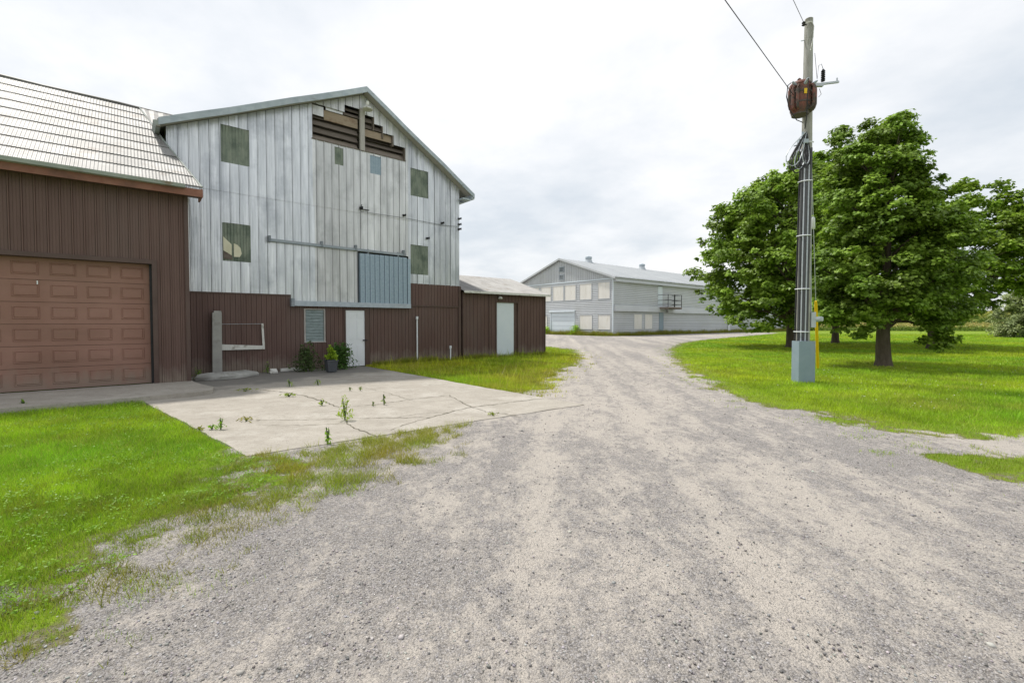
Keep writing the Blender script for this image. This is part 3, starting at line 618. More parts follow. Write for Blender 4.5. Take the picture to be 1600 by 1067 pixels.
# fascia, gutter, soffit
mb=MB(); mb.hexa([(-9.3,14.20,4.80),(1.48,14.20,4.86),(1.48,14.24,4.86),(-9.3,14.24,4.80),(-9.3,14.20,4.98),(1.48,14.20,5.05),(1.48,14.24,5.05),(-9.3,14.24,4.98)]); mb.box(1.44,1.48,14.24,14.9,4.87,5.08); mb.build('fascia',M['rust'],gar)
mb=MB(); mb.hexa([(-9.3,14.08,4.99),(1.1,14.08,5.02),(1.1,14.2,5.02),(-9.3,14.2,4.97),(-9.3,14.06,5.09),(1.1,14.06,5.10),(1.1,14.2,5.12),(-9.3,14.2,5.11)]); mb.build('gutter',M['gutter'],gar)
mb=MB(); mb.box(-9.2,1.44,14.24,TG,4.90,4.94); mb.build('soffit',M['brownd'],gar)
# ------------------------------------------------------------------ SHED
shd=thing('brown_shed','low brown ribbed shed with pale tin roof right of the barn','shed',(*BW(0,0),0),ANG)
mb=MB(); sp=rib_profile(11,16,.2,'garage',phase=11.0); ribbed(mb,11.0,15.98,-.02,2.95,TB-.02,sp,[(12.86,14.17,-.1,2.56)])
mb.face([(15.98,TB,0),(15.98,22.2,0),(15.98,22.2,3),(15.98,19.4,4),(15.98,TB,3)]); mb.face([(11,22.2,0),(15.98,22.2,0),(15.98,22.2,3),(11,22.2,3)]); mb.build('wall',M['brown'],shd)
mb=MB(); mb.box(12.82,12.88,TB-.06,TB+.2,0,2.6); mb.box(14.15,14.2,TB-.06,TB+.2,0,2.6); mb.box(12.88,14.15,TB-.06,TB+.2,2.54,2.6); mb.box(13.93,14.15,TB+.0,TB+.02,0,2.54); mb.build('door_frame',M['brownd'],shd); pieces('trim','brownd',shd,(11.0,11.06,TB-.07,TB+.1,-.02,2.95),(15.92,16.0,TB-.055,TB+.1,-.02,2.95),(12.44,12.47,TB-.06,TB-.02,.4,2.9))
mb=MB(); mb.box(12.88,13.93,TB-.01,TB+.04,.06,2.54); 
for k in range(3): mb.box(12.88,13.93,TB-.014,TB-.008,.6+k*.6,.61+k*.6)
mb.build('door',M['paleblue'],shd)
mb=MB(); mb.box(12.8,14.0,TB-.12,TB+.0,-.02,.06); mb.build('door_sill',M['post_conc'],shd)
mb=MB(); x=10.93
def sz(t): return 2.98+(t-16.25)*.325
while x<16.1:
    xs=[x,x+.03,x+.045,x+.075,x+.09]; os_=[0,0,.014,.014,0]; r_=rng.uniform(.93,1.06)
    for j in range(4): mb.face([(xs[j],16.25,sz(16.25)+os_[j]),(xs[j+1],16.25,sz(16.25)+os_[j+1]),(xs[j+1],19.4,sz(19.4)+os_[j+1]),(xs[j],19.4,sz(19.4)+os_[j])],r_)
    x+=.09
mb.face([(10.93,19.4,sz(19.4)),(16.12,19.4,sz(19.4)),(16.12,22.5,3.0),(10.93,22.5,3.0)]); mb.build('roof',M['rooftin'],shd)
mb=MB(); mb.box(10.93,16.12,16.22,16.25,2.90,3.00); mb.hexa([(16.10,16.25,2.90),(16.13,16.25,2.90),(16.13,19.4,3.92),(16.10,19.4,3.92),(16.10,16.25,2.99),(16.13,16.25,2.99),(16.13,19.4,4.02),(16.10,19.4,4.02)]); mb.build('fascia',M['offwhite'],shd)
mb=MB(); mb.lathe((13.0,16.38,2.70),[(.09,0),(.11,.03),(.08,.09),(.03,.12)],12); mb.tube([(13.0,16.38,2.8),(13.0,16.5,2.82)],.02,6); mb.build('lamp',M['offwhite'],shd,True)
# ------------------------------------------------------------------ FAR BARN
fb=thing('grey_barn','long two storey pale grey barn with boarded windows behind the lane','barn',(*BW(43.3,33.3),0),ANG)
FX,FY=43.3,33.3; LX=62.; LY=17.
def fr(z): return z
RZ=9.94-.08
def gtop(y): return 6.95+(RZ-6.95)*(1-abs(y-8.5)/8.5)
UW=[(33.77,35.56),(36.55,38.49),(39.14,41.04),(41.25,43.21),(43.6,45.5),(45.9,47.8)]; LW=[(33.67,35.54),(36.45,38.46),(44.3,46.2)]
gop=[(a-FY,b-FY,4.44,6.35) for a,b in UW]+[(a-FY,b-FY,.77,2.5) for a,b in LW]+[(39.42-FY,43.6-FY,-1,2.95)]
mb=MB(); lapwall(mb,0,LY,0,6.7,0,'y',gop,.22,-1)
# vertical gable boards
mb2=MB(); yy=0.
while yy<LY:
    b=min(yy+.3,LY); op=[(41.13-FY,42.03-FY)]
    mb2.face([(-.02,yy,6.78),(-.02,b,6.78),(-.02,b,gtop(b)),(-.02,yy,gtop(yy))],rng.uniform(.95,1.04)); mb2.box(-.05,-.02,yy-.02,yy+.02,6.78,max(gtop(yy)-.05,6.8),.85); yy+=.3
mb2.build('gable_wall',M['siding'],fb)
mb.build('wall',M['siding'],fb)
wops=[(47.38-FX,49.05-FX,.77,2.6),(49.66-FX,51.33-FX,.77,2.6),(52.85-FX,53.95-FX,0,2.85),(52.57-FX,53.68-FX,3.7,6.3)]
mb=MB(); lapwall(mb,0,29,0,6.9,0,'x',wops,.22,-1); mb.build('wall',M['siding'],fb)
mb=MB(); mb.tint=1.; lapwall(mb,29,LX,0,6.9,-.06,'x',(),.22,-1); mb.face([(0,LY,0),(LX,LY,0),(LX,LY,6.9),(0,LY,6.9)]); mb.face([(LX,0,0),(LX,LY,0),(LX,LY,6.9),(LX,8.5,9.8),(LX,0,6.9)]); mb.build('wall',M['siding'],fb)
pieces('corner_board','paleblue',fb,(-.09,.0,-.05,.06,0,6.9),(-.09,0,LY-.1,LY,0,6.9)); pieces('belt_board','paleblue',fb,(-.07,.0,.06,LY-.1,6.68,6.80)); pieces('side_door','white',fb,(28.9,29.35,-.14,-.05,.0,2.8))
mb=MB()   # hoods along the long side
def hood(x0,x1,z0,z1,d,c=1.): mb.hexa([(x0,-d,z0),(x1,-d,z0),(x1,0,z0),(x0,0,z0),(x0,-d*.55,z1),(x1,-d*.55,z1),(x1,0,z1),(x0,0,z1)],c)
hood(0.05,LX,6.38,7.0,.45); hood(.05,52.8-FX,2.92,3.66,.38); hood(54.5-FX,LX,2.85,3.66,.38); mb.build('curtain_hood',M['siding'],fb)
mb=MB()
NR=int(LX/.9)
for i in range(NR):
    a=-.35+i*(LX+.7)/NR; b=a+(LX+.7)/NR; c=rng.uniform(.96,1.04)
    for (y0,z0,y1,z1) in ((-.5,6.86,8.5,9.94),(LY+.5,6.86,8.5,9.94)):
        mb.face([(a,y0,z0),(b,y0,z0),(b,y1,z1),(a,y1,z1)],c)
        mb.hexa([(a-.03,y0,z0),(a+.03,y0,z0),(a+.03,y1,z1),(a-.03,y1,z1),(a-.02,y0,z0+.03),(a+.02,y0,z0+.03),(a+.02,y1,z1+.03),(a-.02,y1,z1+.03)],c*1.03)
mb.build('roof',M['roofgrey'],fb)
mb=MB()
for (y0,y1) in ((-.5,8.5),(8.5,LY+.5)):
    z0=6.84 if y0<0 else 9.92; z1=9.92 if y0<0 else 6.84
    mb.hexa([(-.38,y0,z0-.20),(-.32,y0,z0-.20),(-.32,y1,z1-.20),(-.38,y1,z1-.20),(-.38,y0,z0+.03),(-.32,y0,z0+.03),(-.32,y1,z1+.03),(-.38,y1,z1+.03)])
mb.build('rake_board',M['siding'],fb)
mb=MB()
for a,b,c,d in gop[:-1]:
    mb=MB(); a+=.03;b-=.03
    mb.box(-.03,.01,a,b,c,d); m_=(a+b)/2; mb.box(-.036,-.028,m_-.01,m_+.01,c,d,.7); w=mb.build('window_board',M['ply'],fb)
    mb=MB()
    for x0,x1,z0,z1 in ((a-.08,b+.08,d-.01,d+.06),(a-.08,b+.08,c-.06,c+.01),(a-.08,a,c,d),(b,b+.08,c,d)): mb.box(-.06,0,x0,x1,z0,z1,.95)
    mb.build('frame',M['siding'],w)
for a,b,c,d in wops[:2]:
    mb=MB(); mb.box(a+.03,b-.03,-.03,.01,c,d); w=mb.build('window_board',M['ply'],fb)
    mb=MB()
    for x0,x1,z0,z1 in ((a-.05,b+.05,d-.01,d+.05),(a-.05,b+.05,c-.05,c),(a-.05,a+.03,c,d),(b-.03,b+.05,c,d)): mb.box(x0,x1,-.05,0,z0,z1)
    mb.build('frame',M['siding'],w)
mb=MB()
for k in range(5): mb.box(0.02,.06,39.45-FY,43.57-FY,k*.58+.01,k*.58+.57)
dd=mb.build('overhead_door',M['paleblue'],fb)
mb=MB(); mb.box(-.2,0,39.2-FY,43.8-FY,2.92,3.12); mb.box(-.06,.02,39.3-FY,39.43-FY,0,2.92,.8); mb.box(-.06,.02,43.58-FY,43.7-FY,0,2.92,.8); mb.build('door_hood',M['paleblue'],fb)
for z0,z1 in ((8.15,8.81),(7.12,7.83)):
    mb=MB(); mb.box(-.10,-.04,41.13-FY,42.03-FY,z0,z0+.06,1.); mb.box(-.10,-.04,41.13-FY,42.03-FY,z1-.06,z1); mb.box(-.10,-.04,41.13-FY,41.2-FY,z0,z1); mb.box(-.10,-.04,41.96-FY,42.03-FY,z0,z1)
    for k in range(5):
        z=z0+.08+k*.11; mb.hexa([(-.09,41.2-FY,z),(-.09,41.96-FY,z),(-.07,41.96-FY,z),(-.07,41.2-FY,z),(-.05,41.2-FY,z+.08),(-.05,41.96-FY,z+.08),(-.04,41.96-FY,z+.08),(-.04,41.2-FY,z+.08)],.5)
    mb.build('gable_vent',M['trim'],fb)
mb=MB(); mb.box(52.9-FX,53.92-FX,-.02,.03,.02,2.85); d1=mb.build('side_door',M['guard'],fb)
mb=MB(); mb.box(52.6-FX,53.65-FX,-.02,.03,3.72,6.3); d1=mb.build('upper_door',M['paleblue'],fb)
# balcony
x0,x1=52.6-FX,55.9-FX
mb=MB(); mb.box(x0,x1,-1.5,-.0,3.46,3.56); 
for x in (x0,x0+1.65,x1-.06): mb.box(x,x+.06,-1.5,-.0,3.32,3.46)
bal=mb.build('balcony',M['wood'],fb)
mb=MB()
for x in (x0+.03,x0+1.5,x0+1.65,x1-.03):
    mb.box(x-.03,x+.03,-1.48,-1.42,3.5,5.2)
for z in (5.15,4.45,3.9): mb.box(x0,x0+1.5,-1.47,-1.43,z-.03,z+.03); mb.box(x0+1.65,x1,-1.47,-1.43,z-.03,z+.03); mb.box(x1-.05,x1-.01,-1.45,0,z-.03,z+.03); mb.box(x0+.01,x0+.05,-1.45,0,z-.03,z+.03)
mb.build('railing',M['black'],bal)
for xx in (48.8-FX,61.5-FX,86-FX):
    mb=MB(); mb.lathe((xx,8.5,9.75),[(.62,0),(.60,.08),(.40,.55),(.40,.62)],14); v=mb.build('roof_vent',M['steel'],fb,True)
    mb=MB(); mb.lathe((xx,8.5,10.33),[(.42,0),(.46,.03),(.46,.30),(.42,.33),(.14,.42),(.04,.5),(.0,.52)],14); mb.build('cap',M['trim'],v,True)
mb=MB(); mb.box(35.9,36.1,-.3,-.1,5.9,6.1); mb.build('wall_lamp',M['steel'],fb)
# low building behind
lb=thing('low_barn','low grey metal roofed building peeking out behind the brown shed','barn',(*BW(50,50.5),0),ANG)
mb=MB(); mb.box(0,24,0.2,11.8,0,6.0); mb.build('wall',M['siding'],lb)
mb=MB()
for i in range(27):
    a=-.3+i*.9; c=rng.uniform(.95,1.04)
    mb.face([(a,0,6.0),(a+.9,0,6.0),(a+.9,6,8.15),(a,6,8.15)],c); mb.face([(a,12,6.0),(a+.9,12,6.0),(a+.9,6,8.15),(a,6,8.15)],c)
mb.face([(-.0,.2,6),(-.0,11.8,6),(-.0,6,8.1)]); mb.build('roof',M['roofgrey'],lb)
# ------------------------------------------------------------------ UTILITY POLE
PX,PY=8.02,12.6
up=thing('utility_pole','weathered wooden utility pole carrying black conduits beside the lane','utility pole',(PX,PY,0))
mb=MB(); mb.tube([(.03,0,-.2),(.04,0,2),(.05,0,5),(.05,.0,7.5),(.045,0,9.55),(.05,0,9.86)],[.175,.165,.14,.12,.105,.098],18); mb.build('pole',M['polewood'],up,True)
for i,(x,y) in enumerate(((-.16,-.10),(-.075,-.175),(.02,-.19))):
    mb=MB(); mb.tube([(x,y,.2),(x+.002,y,1.2),(x+.012,y+.005,3),(x+.03,y+.015,4.6),(x+.055,y+.03,6.35)],.03,8); mb.build('conduit',M['conduit'],up,True)
for i,(x,y) in enumerate(((-.118,-.15),(-.028,-.195))):
    mb=MB(); mb.tube([(x,y,.2),(x+.002,y,1.2),(x+.012,y+.005,3),(x+.03,y+.015,4.6),(x+.05,y+.03,6.2)],.021,8); mb.build('conduit',M['steel'],up,True)
mb=MB(); mb.tube([(-.20,-.02,.2),(-.19,-.02,1.5),(-.15,-.02,5),(-.12,-.02,6.3)],.022,8); mb.build('conduit',M['black'],up,True)
for z in (1.38,2.55,4.0,5.47,6.50):
    k=z*.012
    mb=MB(); mb.tube([(-.235+k,.0,z),(-.215+k,-.13,z),(-.12+k,-.225+k*.3,z),(.04+k*.6,-.235+k*.3,z),(.10+k*.3,-.16,z)],.014,6); mb.build('strap',M['white'],up)
mb=MB(); mb.box(-.245,.20,-.29,-.18,.0,1.13); mb.box(-.245,-.235,-.18,.03,.0,1.13); mb.box(.19,.20,-.18,.03,.0,1.13); mb.build('conduit_guard',M['guard'],up,bevel=.012)
mb=MB(); mb.box(.17,.30,-.14,-.0,1.50,1.92); mb.tube([(.28,-.07,1.72),(.42,-.10,1.72)],.075,12); mb.lathe((.45,-.1,1.66),[(.05,0),(.07,.03),(.07,.12),(.02,.14)],10); mb.tube([(.22,-.05,1.9),(.19,-.05,3.0),(.15,-.05,6.8)],.018,6); mb.build('meter_box',M['steel'],up,bevel=.008)
mb=MB(); mb.tube([(.14,.06,0.2),(.13,.06,3),(.12,.04,6.9)],.012,6); mb.build('ground_wire',M['steel'],up)
# cross arm with cut-out
mb=MB(); mb.beam((.05,-.15,8.02),(.85,-.05,8.16),.05,.05); mb.box(.1,.35,-.2,-.12,7.98,8.06); arm=mb.build('bracket_arm',M['steel'],up)
mb=MB(); mb.tube([(.80,-.06,8.14),(.80,-.06,8.26)],.02,6); mb.build('arm_pin',M['steel'],arm)
mb=MB()
pr=[(.045,0),(.055,.02)]
for k in range(5): pr+=[(.03,.04+k*.05),(.055,.055+k*.05)]
mb.lathe((.38,-.12,8.14),pr+[(.02,.32)],12); mb.build('insulator',M['black'],arm,True)
mb=MB(); mb.tube([(.38,-.12,8.46),(.33,-.12,8.60),(.26,-.12,8.56),(.22,-.12,8.2),(.16,-.1,8.9)],.006,5); mb.tube([(.3,-.1,7.95),(.34,-.12,7.8),(.27,-.12,7.72)],.006,5); mb.build('jumper_wire',M['black'],up)
# top fittings
mb=MB(); mb.tube([(-.06,-.06,9.68),(-.17,-.1,9.66)],.022,6); mb.lathe((-.15,-.09,9.62),[(.02,0),(.05,.03),(.03,.06),(.05,.09),(.02,.12)],10); mb.build('top_insulator',M['black'],up,True)
mb=MB(); mb.tube([(-.1,-.1,9.70),(.05,-.13,9.72),(.11,-.11,9.6),(.09,-.12,9.3),(.02,-.13,8.95)],.012,6); mb.build('loop_wire',M['offwhite'],up)
mb=MB(); mb.tube([(-.06,0,9.3),(-.16,-.0,9.28)],.012,6); mb.build('step_bolt',M['steel'],up)
mb=MB(); mb.tube([(.14,0,9.4),(.18,-.0,9.4)],.012,6); mb.build('step_bolt',M['steel'],up)
# transformer
tx_=thing('transformer','rust red pole transformer hung on the utility pole','transformer',(PX-.30,PY-.24,7.20)); tx_.scale=(.96,.96,.84)
mb=MB(); mb.lathe((0,0,0),[(.20,0),(.22,.02),(.235,.1),(.25,.12),(.25,.88),(.27,.89),(.27,.93),(.22,.99),(.1,1.03),(0,1.04)],24); 
mb.build('tank',M['tankred'],tx_,True)
for z_,q in ((.30,.262),(.62,.262),(-.03,.21)):
    mb=MB(); mb.lathe((0,0,z_),[(q-.01,0),(q,.0),(q,.05),(q-.01,.05)],24); mb.build('band',M['tankdark'],tx_,True)
for a in (-168,-150,-132,-62,-44,-26,-8,10):
    c,s=math.cos(R(a)),math.sin(R(a)); mb=MB(); rr=.36
    mb.tube([(c*.24,s*.24,.82),(c*.33,s*.33,.80),(c*rr,s*rr,.68),(c*rr,s*rr,.25),(c*.33,s*.33,.13),(c*.23,s*.23,.08)],.035,8); mb.build('cooling_tube',M['tankred'],tx_,True)
for a,r_ in ((-150,.24),(-95,.24),(-40,.24)):
    c,s=math.cos(R(a)),math.sin(R(a)); mb=MB(); mb.tube([(c*.22,s*.22,.84),(c*.36,s*.36,.90),(c*.40,s*.40,.92)],[.05,.035,.02],8); mb.build('bushing',M['trim'],tx_,True)
mb=MB(); mb.lathe((-.05,-.02,1.0),[(.05,0),(.06,.03),(.03,.06),(.05,.09),(.02,.13)],10); mb.build('bushing',M['tankdark'],tx_,True)
mb=MB(); mb.box(-.06,.04,-.268,-.262,.52,.68); mb.build('warning_label',M['yellow'],tx_)
for z_ in (.7,.2):
    mb=MB(); mb.box(.05,.30,.20,.30,z_,z_+.08); mb.build('mounting_bracket',M['tankdark'],tx_)
mb=MB(); mb.tube([(-.36,-.16,.90),(-.47,-.2,.80),(-.50,-.2,.45),(-.40,-.18,.05),(-.15,-.1,-.22),(.08,-.02,-.26)],.014,6); mb.tube([(-.05,-.42,.9),(-.06,-.40,.3),(.0,-.3,-.2),(.08,-.1,-.5)],.012,6); mb.build('lead_wire',M['black'],tx_,True)
# cable coil
cc=thing('cable_coil','drooping bundle of looped black cables on the utility pole','cable bundle',(PX-.16,PY-.15,6.12))
for k in range(9):
    r=random.Random(k+50); h=.85+.03*k-r.uniform(0,.35); lx=-.06-.05*k+r.uniform(-.03,.03)
    A=Vector((.05,-.08,.62)); Bk=Vector((.02-.07*k,-.12-.02*k,-.46+.04*abs(k-5)+r.uniform(-.06,.08))); ax=Bk-A; sd_=Vector((ax.z,0,-ax.x)).normalized(); wd=r.uniform(.10,.22); pts=[]
    for j in range(17):
        a=2*PI*j/16; u=(1-math.cos(a))/2; pts.append(tuple(A+ax*u+sd_*(wd*math.sin(a)*(.35+u))+Vector((0,-.05*math.sin(a),-.03*math.sin(PI*u)))))
    mb=MB(); mb.tube(pts,.013+.004*(k%2),6); mb.build('cable',M['black'] if k%4 else M['steel'],cc,True)
mb=MB(); mb.box(-.18,.08,-.14,-.04,.32,.42); mb.tube([(-.1,-.1,.3),(-.06,-.1,.62)],.03,6); mb.tube([(-.3,-.1,.24),(.02,-.1,.34)],.02,6); mb.build('splice_clamp',M['trim'],cc,bevel=.01)
# guy wire
gw=thing('guy_wire','thin steel guy wire ending in a bright yellow plastic guard behind the pole','guy wire',(10.66,15.82,0))
top=Vector((PX+.12-10.66,PY-15.82,7.4)); b0=Vector((0,0,.05))
def gpt(u): return b0+(top-b0)*u
mb=MB(); mb.tube([gpt(0),gpt(.5),gpt(1)],.010,6); mb.build('wire',M['steel'],gw)
mb=MB(); mb.tube([gpt(0.0),gpt(.02),gpt(.295),gpt(.31)],[.035,.045,.045,.03],10); mb.build('guard',M['yellow'],gw,True)
mb=MB(); mb.tube([gpt(.60),gpt(.605),gpt(.64),gpt(.645)],[.02,.045,.045,.02],8); mb.build('insulator',M['white'],gw,True)
# overhead lines
def line(a,b,sag,n=16):
    return [tuple(Vector(a).lerp(Vector(b),i/n)-Vector((0,0,sag*4*(i/n)*(1-i/n)))) for i in range(n+1)]
mb=MB(); mb.tube(line((PX-.15,PY-.1,9.70),(PX-29,PY-31,9.9),.25),.007,5); tag(mb.build('power_line',M['black']),'thin power line leaving the very top of the utility pole','power line',group='overhead lines at the pole')
mb=MB(); mb.tube(line((PX-.52,PY-.35,7.62),(PX-30,PY-30.5,8.0),.1),.009,5); tag(mb.build('power_line',M['black']),'long diagonal wire meeting the pole at the red transformer','power line',group='overhead lines at the pole')
# ------------------------------------------------------------------ vegetation
RG=np.random.default_rng(7)
def unit(v): return v/np.maximum(np.linalg.norm(v,axis=1,keepdims=True),1e-9)
def leaf_cards(c,n,size,asp=.85,droop=.25,rg=RG):
    N_=len(c); n=unit(n); r=rg.normal(size=(N_,3)); a=unit(np.cross(n,r)); b=np.cross(n,a); s=size[:,None]
    tip=c+a*s*.55-n*s*droop*.5; base=c-a*s*.45; l=c+b*s*.5*asp+a*s*.08-n*s*droop*.3; q=c-b*s*.5*asp+a*s*.08-n*s*droop*.3
    V=np.stack([base,q,tip,l],1).reshape(-1,3); F=np.arange(N_*4).reshape(-1,4); return V,F
def make_tree(name,label,x,y,tr,env,nc,nl,ls,leafm,clear,seed,group=None,cat='tree',hang=(),dep=.92,cr=(.42,.8),tint=(1,1,1),limb=45,trunkm='bark',flat=.62):
    """env: list of (height, reach left, reach right)"""
    rg=np.random.default_rng(seed); t=thing(name,label,cat,(x,y,0),0,group)
    zs=np.array([e[0] for e in env]); rl=np.array([e[1] for e in env]); rr=np.array([e[2] for e in env]); top=zs.max()
    cs=[]; rad=[]
    w=lambda z:(np.interp(z,zs,rl)+np.interp(z,zs,rr))/2
    mw=max(w(z) for z in zs)
    while len(cs)<nc:
        z=rg.uniform(zs.min(),top); 
        if rg.random()>(w(z)/mw)**1.2+.08: continue
        a=rg.uniform(0,2*PI); sx=math.cos(a); rR=np.interp(z,zs,rr); rL=np.interp(z,zs,rl); cxx=(rR-rL)/2; R_=w(z)
        R_=math.hypot(R_*sx,w(z)*dep*math.sin(a)); q=.30+.66*math.sqrt(rg.random())
        lump=.66+.62*fbm(np.array([a*2.2+seed*3.1]),np.array([z*1.1]),seed,2)[0]
        cs.append((cxx+w(z)*q*lump*sx,R_*q*lump*math.sin(a),z)); k=rg.uniform(*cr)*(.6+.4*min(1,w(z)/mw*1.3)); rad.append(k)
        if rg.random()<.30:   # loose outer sprays
            q=rg.uniform(.98,1.16)*min(1.,lump+.12); cs.append((cxx+w(z)*q*sx,R_*q*math.sin(a),z+rg.uniform(-.1,.25))); rad.append(rg.uniform(.16,.30)*(mw/3)**.4)
    for h in hang: cs.append(h[:3]); rad.append(h[3])
    cs=np.array(cs); rad=np.array(rad)
    n=np.maximum((nl*(rad/rad.mean())**2).astype(int),12); idx=np.repeat(np.arange(len(cs)),n)
    d=unit(rg.normal(size=(len(idx),3))); d[:,2]=np.where(d[:,2]<-.25,-d[:,2]*.6,d[:,2]); d=unit(d)
    rr_=(.35+.85*rg.random(len(idx))**.8)[:,None]*rad[idx][:,None]
    # fingers: each clump is broken into a few sprays
    spray=unit(rg.normal(size=(len(cs)*7,3))); sp_=spray[idx*7+rg.integers(0,7,len(idx))]; sp_=unit(sp_+np.array([0,0,.25])); d=unit(d+sp_*1.6)
    P=cs[idx]+d*rr_*np.array([1,1,flat]); P[:,2]-=.25*rad[idx]*(np.hypot(d[:,0],d[:,1])**2)*.6
    out=unit(np.stack([P[:,0],P[:,1],np.zeros(len(P))],1)+1e-6)
    nn=d*.45+out*.25+np.array([0,0,.75])+rg.normal(size=P.shape)*.38
    size=ls*rg.uniform(.65,1.25,len(P))
    V,F=leaf_cards(P,nn,size,rg=rg)
    ct=rg.uniform(.68,1.28,len(cs))[idx]*rg.uniform(.7,1.3,len(idx)); yel=(rg.random(len(cs))[idx]*.22+rg.random(len(idx))*.20)
    col=np.stack([ct*(1+yel*.7),ct*(1+yel*.25),ct*(1-.1*yel)],1)*np.array(tint); col=np.repeat(col,4,0)
    from_np('crown',V,F,leafm,t,col)
    # trunk and limbs
    mb=MB(); hz=clear+ (top-clear)*.62
    wob=lambda z:(.10*math.sin(z*.9+seed)*min(1,z/3),.10*math.cos(z*.7+seed)*min(1,z/3))
    pts=[(0,0,-.15),(0,0,.05),(.0,.0,.25)]+[(wob(z)[0],wob(z)[1],z) for z in np.linspace(.8,hz,7)]
    rads=[tr*1.55,tr*1.3,tr*1.1]+list(np.linspace(tr,.18*tr,7)); mb.tube(pts,rads,14)
    tk=mb.build('trunk',M[trunkm],t,True)
    order=rg.permutation(len(cs))[:limb]
    mb=MB()
    for i in order:
        c=Vector(cs[i]); hd=math.hypot(c.x,c.y); z0=min(max(clear*.75,c.z-hd*.75-.3),hz*.97); z0=max(z0,clear*.7 if c.z>clear else .9*clear)
        o=Vector((wob(z0)[0],wob(z0)[1],z0)); m1=o.lerp(c,.4)+Vector((0,0,.16*hd)); r0=tr*.36*(1-z0/top*.6)
        mb.tube([o,o.lerp(m1,.5)+Vector((0,0,.04*hd)),m1,m1.lerp(c,.55)+Vector((0,0,.05*hd)),c],[r0,r0*.8,r0*.6,r0*.35,r0*.12],6)
    mb.build('limb',M[trunkm],t,True)
    return t
GT='broadleaf maple trees on the lawn'
make_tree('maple_tree','broad dark green maple with a stout bare trunk, nearest tree right of the utility pole',13.88,16.97,.225,
   [(1.9,2.2,1.7),(2.6,2.7,2.3),(3.4,2.9,2.6),(4.2,2.7,2.45),(5.2,2.5,2.05),(6.2,2.3,1.5),(7.2,1.9,1.15),(8.1,1.45,.95),(8.8,.85,.7),(9.25,.25,.45)],
   330,330,.125,M['leaf'],1.7,11,GT,cr=(.3,.68),hang=[(1.0,-.9,1.5,.5),(1.25,-1.0,1.0,.40),(.85,-1.0,.95,.38),(1.15,-1.0,.75,.25),(1.5,-.8,1.2,.42),(.8,-1.1,1.75,.42),(1.7,-.6,1.7,.5),(-1.35,-.6,1.35,.4),(-1.75,-.2,1.55,.45),(-1.0,-.9,1.7,.45),(-1.5,-.8,1.15,.22),(.7,-1.2,1.9,.5),(-.5,-1.2,2.1,.5),(2.6,-.4,2.2,.5),(1.45,-.95,1.85,.5),(1.65,-.7,1.15,.35)])
make_tree('maple_tree','wide rounded maple left of the utility pole, overlapping the grey barn',18.0,29.3,.27,
   [(1.7,4.0,4.0),(2.6,5.0,4.6),(4.0,5.7,4.8),(5.5,5.8,4.6),(7.0,5.3,4.2),(8.5,5.0,3.6),(9.6,3.6,3.0),(10.6,2.0,2.4),(11.6,.8,1.3),(12.1,.1,.5)],
   410,250,.195,M['leaf'],1.9,23,GT,cr=(.45,.95),tint=(1.12,1.1,1.05),hang=[(-4.4,-1.5,1.6,.7),(-3.2,-2.,1.35,.7),(-2.2,-2.2,1.5,.6),(-.9,-2.2,1.7,.6),(-3.9,-1.2,2.3,.8)])
make_tree('maple_tree','farther maple whose slim trunk shows between the pole and the nearest maple',25.26,35.53,.24,
   [(2.0,3.0,3.4),(3.5,4.2,4.2),(6.0,4.6,4.4),(8.5,4.2,3.9),(10.5,3.7,3.2),(13,3.0,2.4),(15,1.7,1.4),(16.3,.5,.5)],
   210,210,.24,M['leaf'],2.2,31,GT,cr=(.7,1.2),limb=30)
make_tree('maple_tree','maple at the right edge of the lawn, spreading out of the picture',25.9,28.0,.26,
   [(2.3,2.0,1.6),(3.0,2.2,2.8),(3.5,2.2,6.0),(4.4,2.0,7.6),(5.6,1.2,8.0),(7.2,.8,7.4),(8.5,-.1,6.0),(9.5,-1.0,4.2),(10.4,-1.9,2.9)],
   330,220,.185,M['leaf'],2.6,47,GT,cr=(.45,.85),tint=(1.1,1.08,1.0),hang=[(6.0,-.5,3.9,.6),(2.2,-1.,2.9,.7),(-1.6,-1.5,1.7,.6),(-.6,-1.6,1.6,.6)])
make_tree('willow_shrub','grey green willowy shrub at the right edge of the lawn',56.8,48.8,.12,
   [(.2,3.2,3.4),(1.2,4.0,4.0),(2.7,3.6,3.6),(4.1,2.6,2.6),(5.4,1.4,1.4),(6.2,.4,.4)],130,420,.16,M['leafg'],.4,53,cat='shrub',cr=(.6,1.),limb=20,flat=1.1)
# distant spruces
def spruce(x,y,z,h,r_,label,seed):
    rg=np.random.default_rng(seed); t=thing('spruce_tree',label,'tree',(x,y,z),0,'distant spruces behind the corn')
    n=2600; u=rg.random(n)**.6; zz=h*(1-u*.93); a=rg.uniform(0,2*PI,n); rr=r_*u*(.55+.45*rg.random(n))*(1+.25*np.sin(zz*5))
    P=np.stack([rr*np.cos(a),rr*np.sin(a),zz-.1*rr],1); V,F=leaf_cards(P,np.stack([np.cos(a)*.6,np.sin(a)*.6,np.ones(n)],1)+rg.normal(size=(n,3))*.3,rg.uniform(.25,.55,n),rg=rg)
    from_np('crown',V,F,M['spruce'],t,np.repeat(rg.uniform(.7,1.3,(n,1))*np.ones((n,3)),4,0)); mb=MB(); mb.tube([(0,0,-.3),(0,0,h*.9)],[.14,.03],8); mb.build('trunk',M['bark'],t)
spruce(150,135,.9,7.2,1.9,'tiny dark spruce poking above the corn, the rightmost of three',61); spruce(146,138,.9,6.2,1.6,'tiny dark spruce above the corn, middle of three',62); spruce(160,150,.9,6.8,1.9,'tiny dark spruce above the corn, farthest back of three',63)
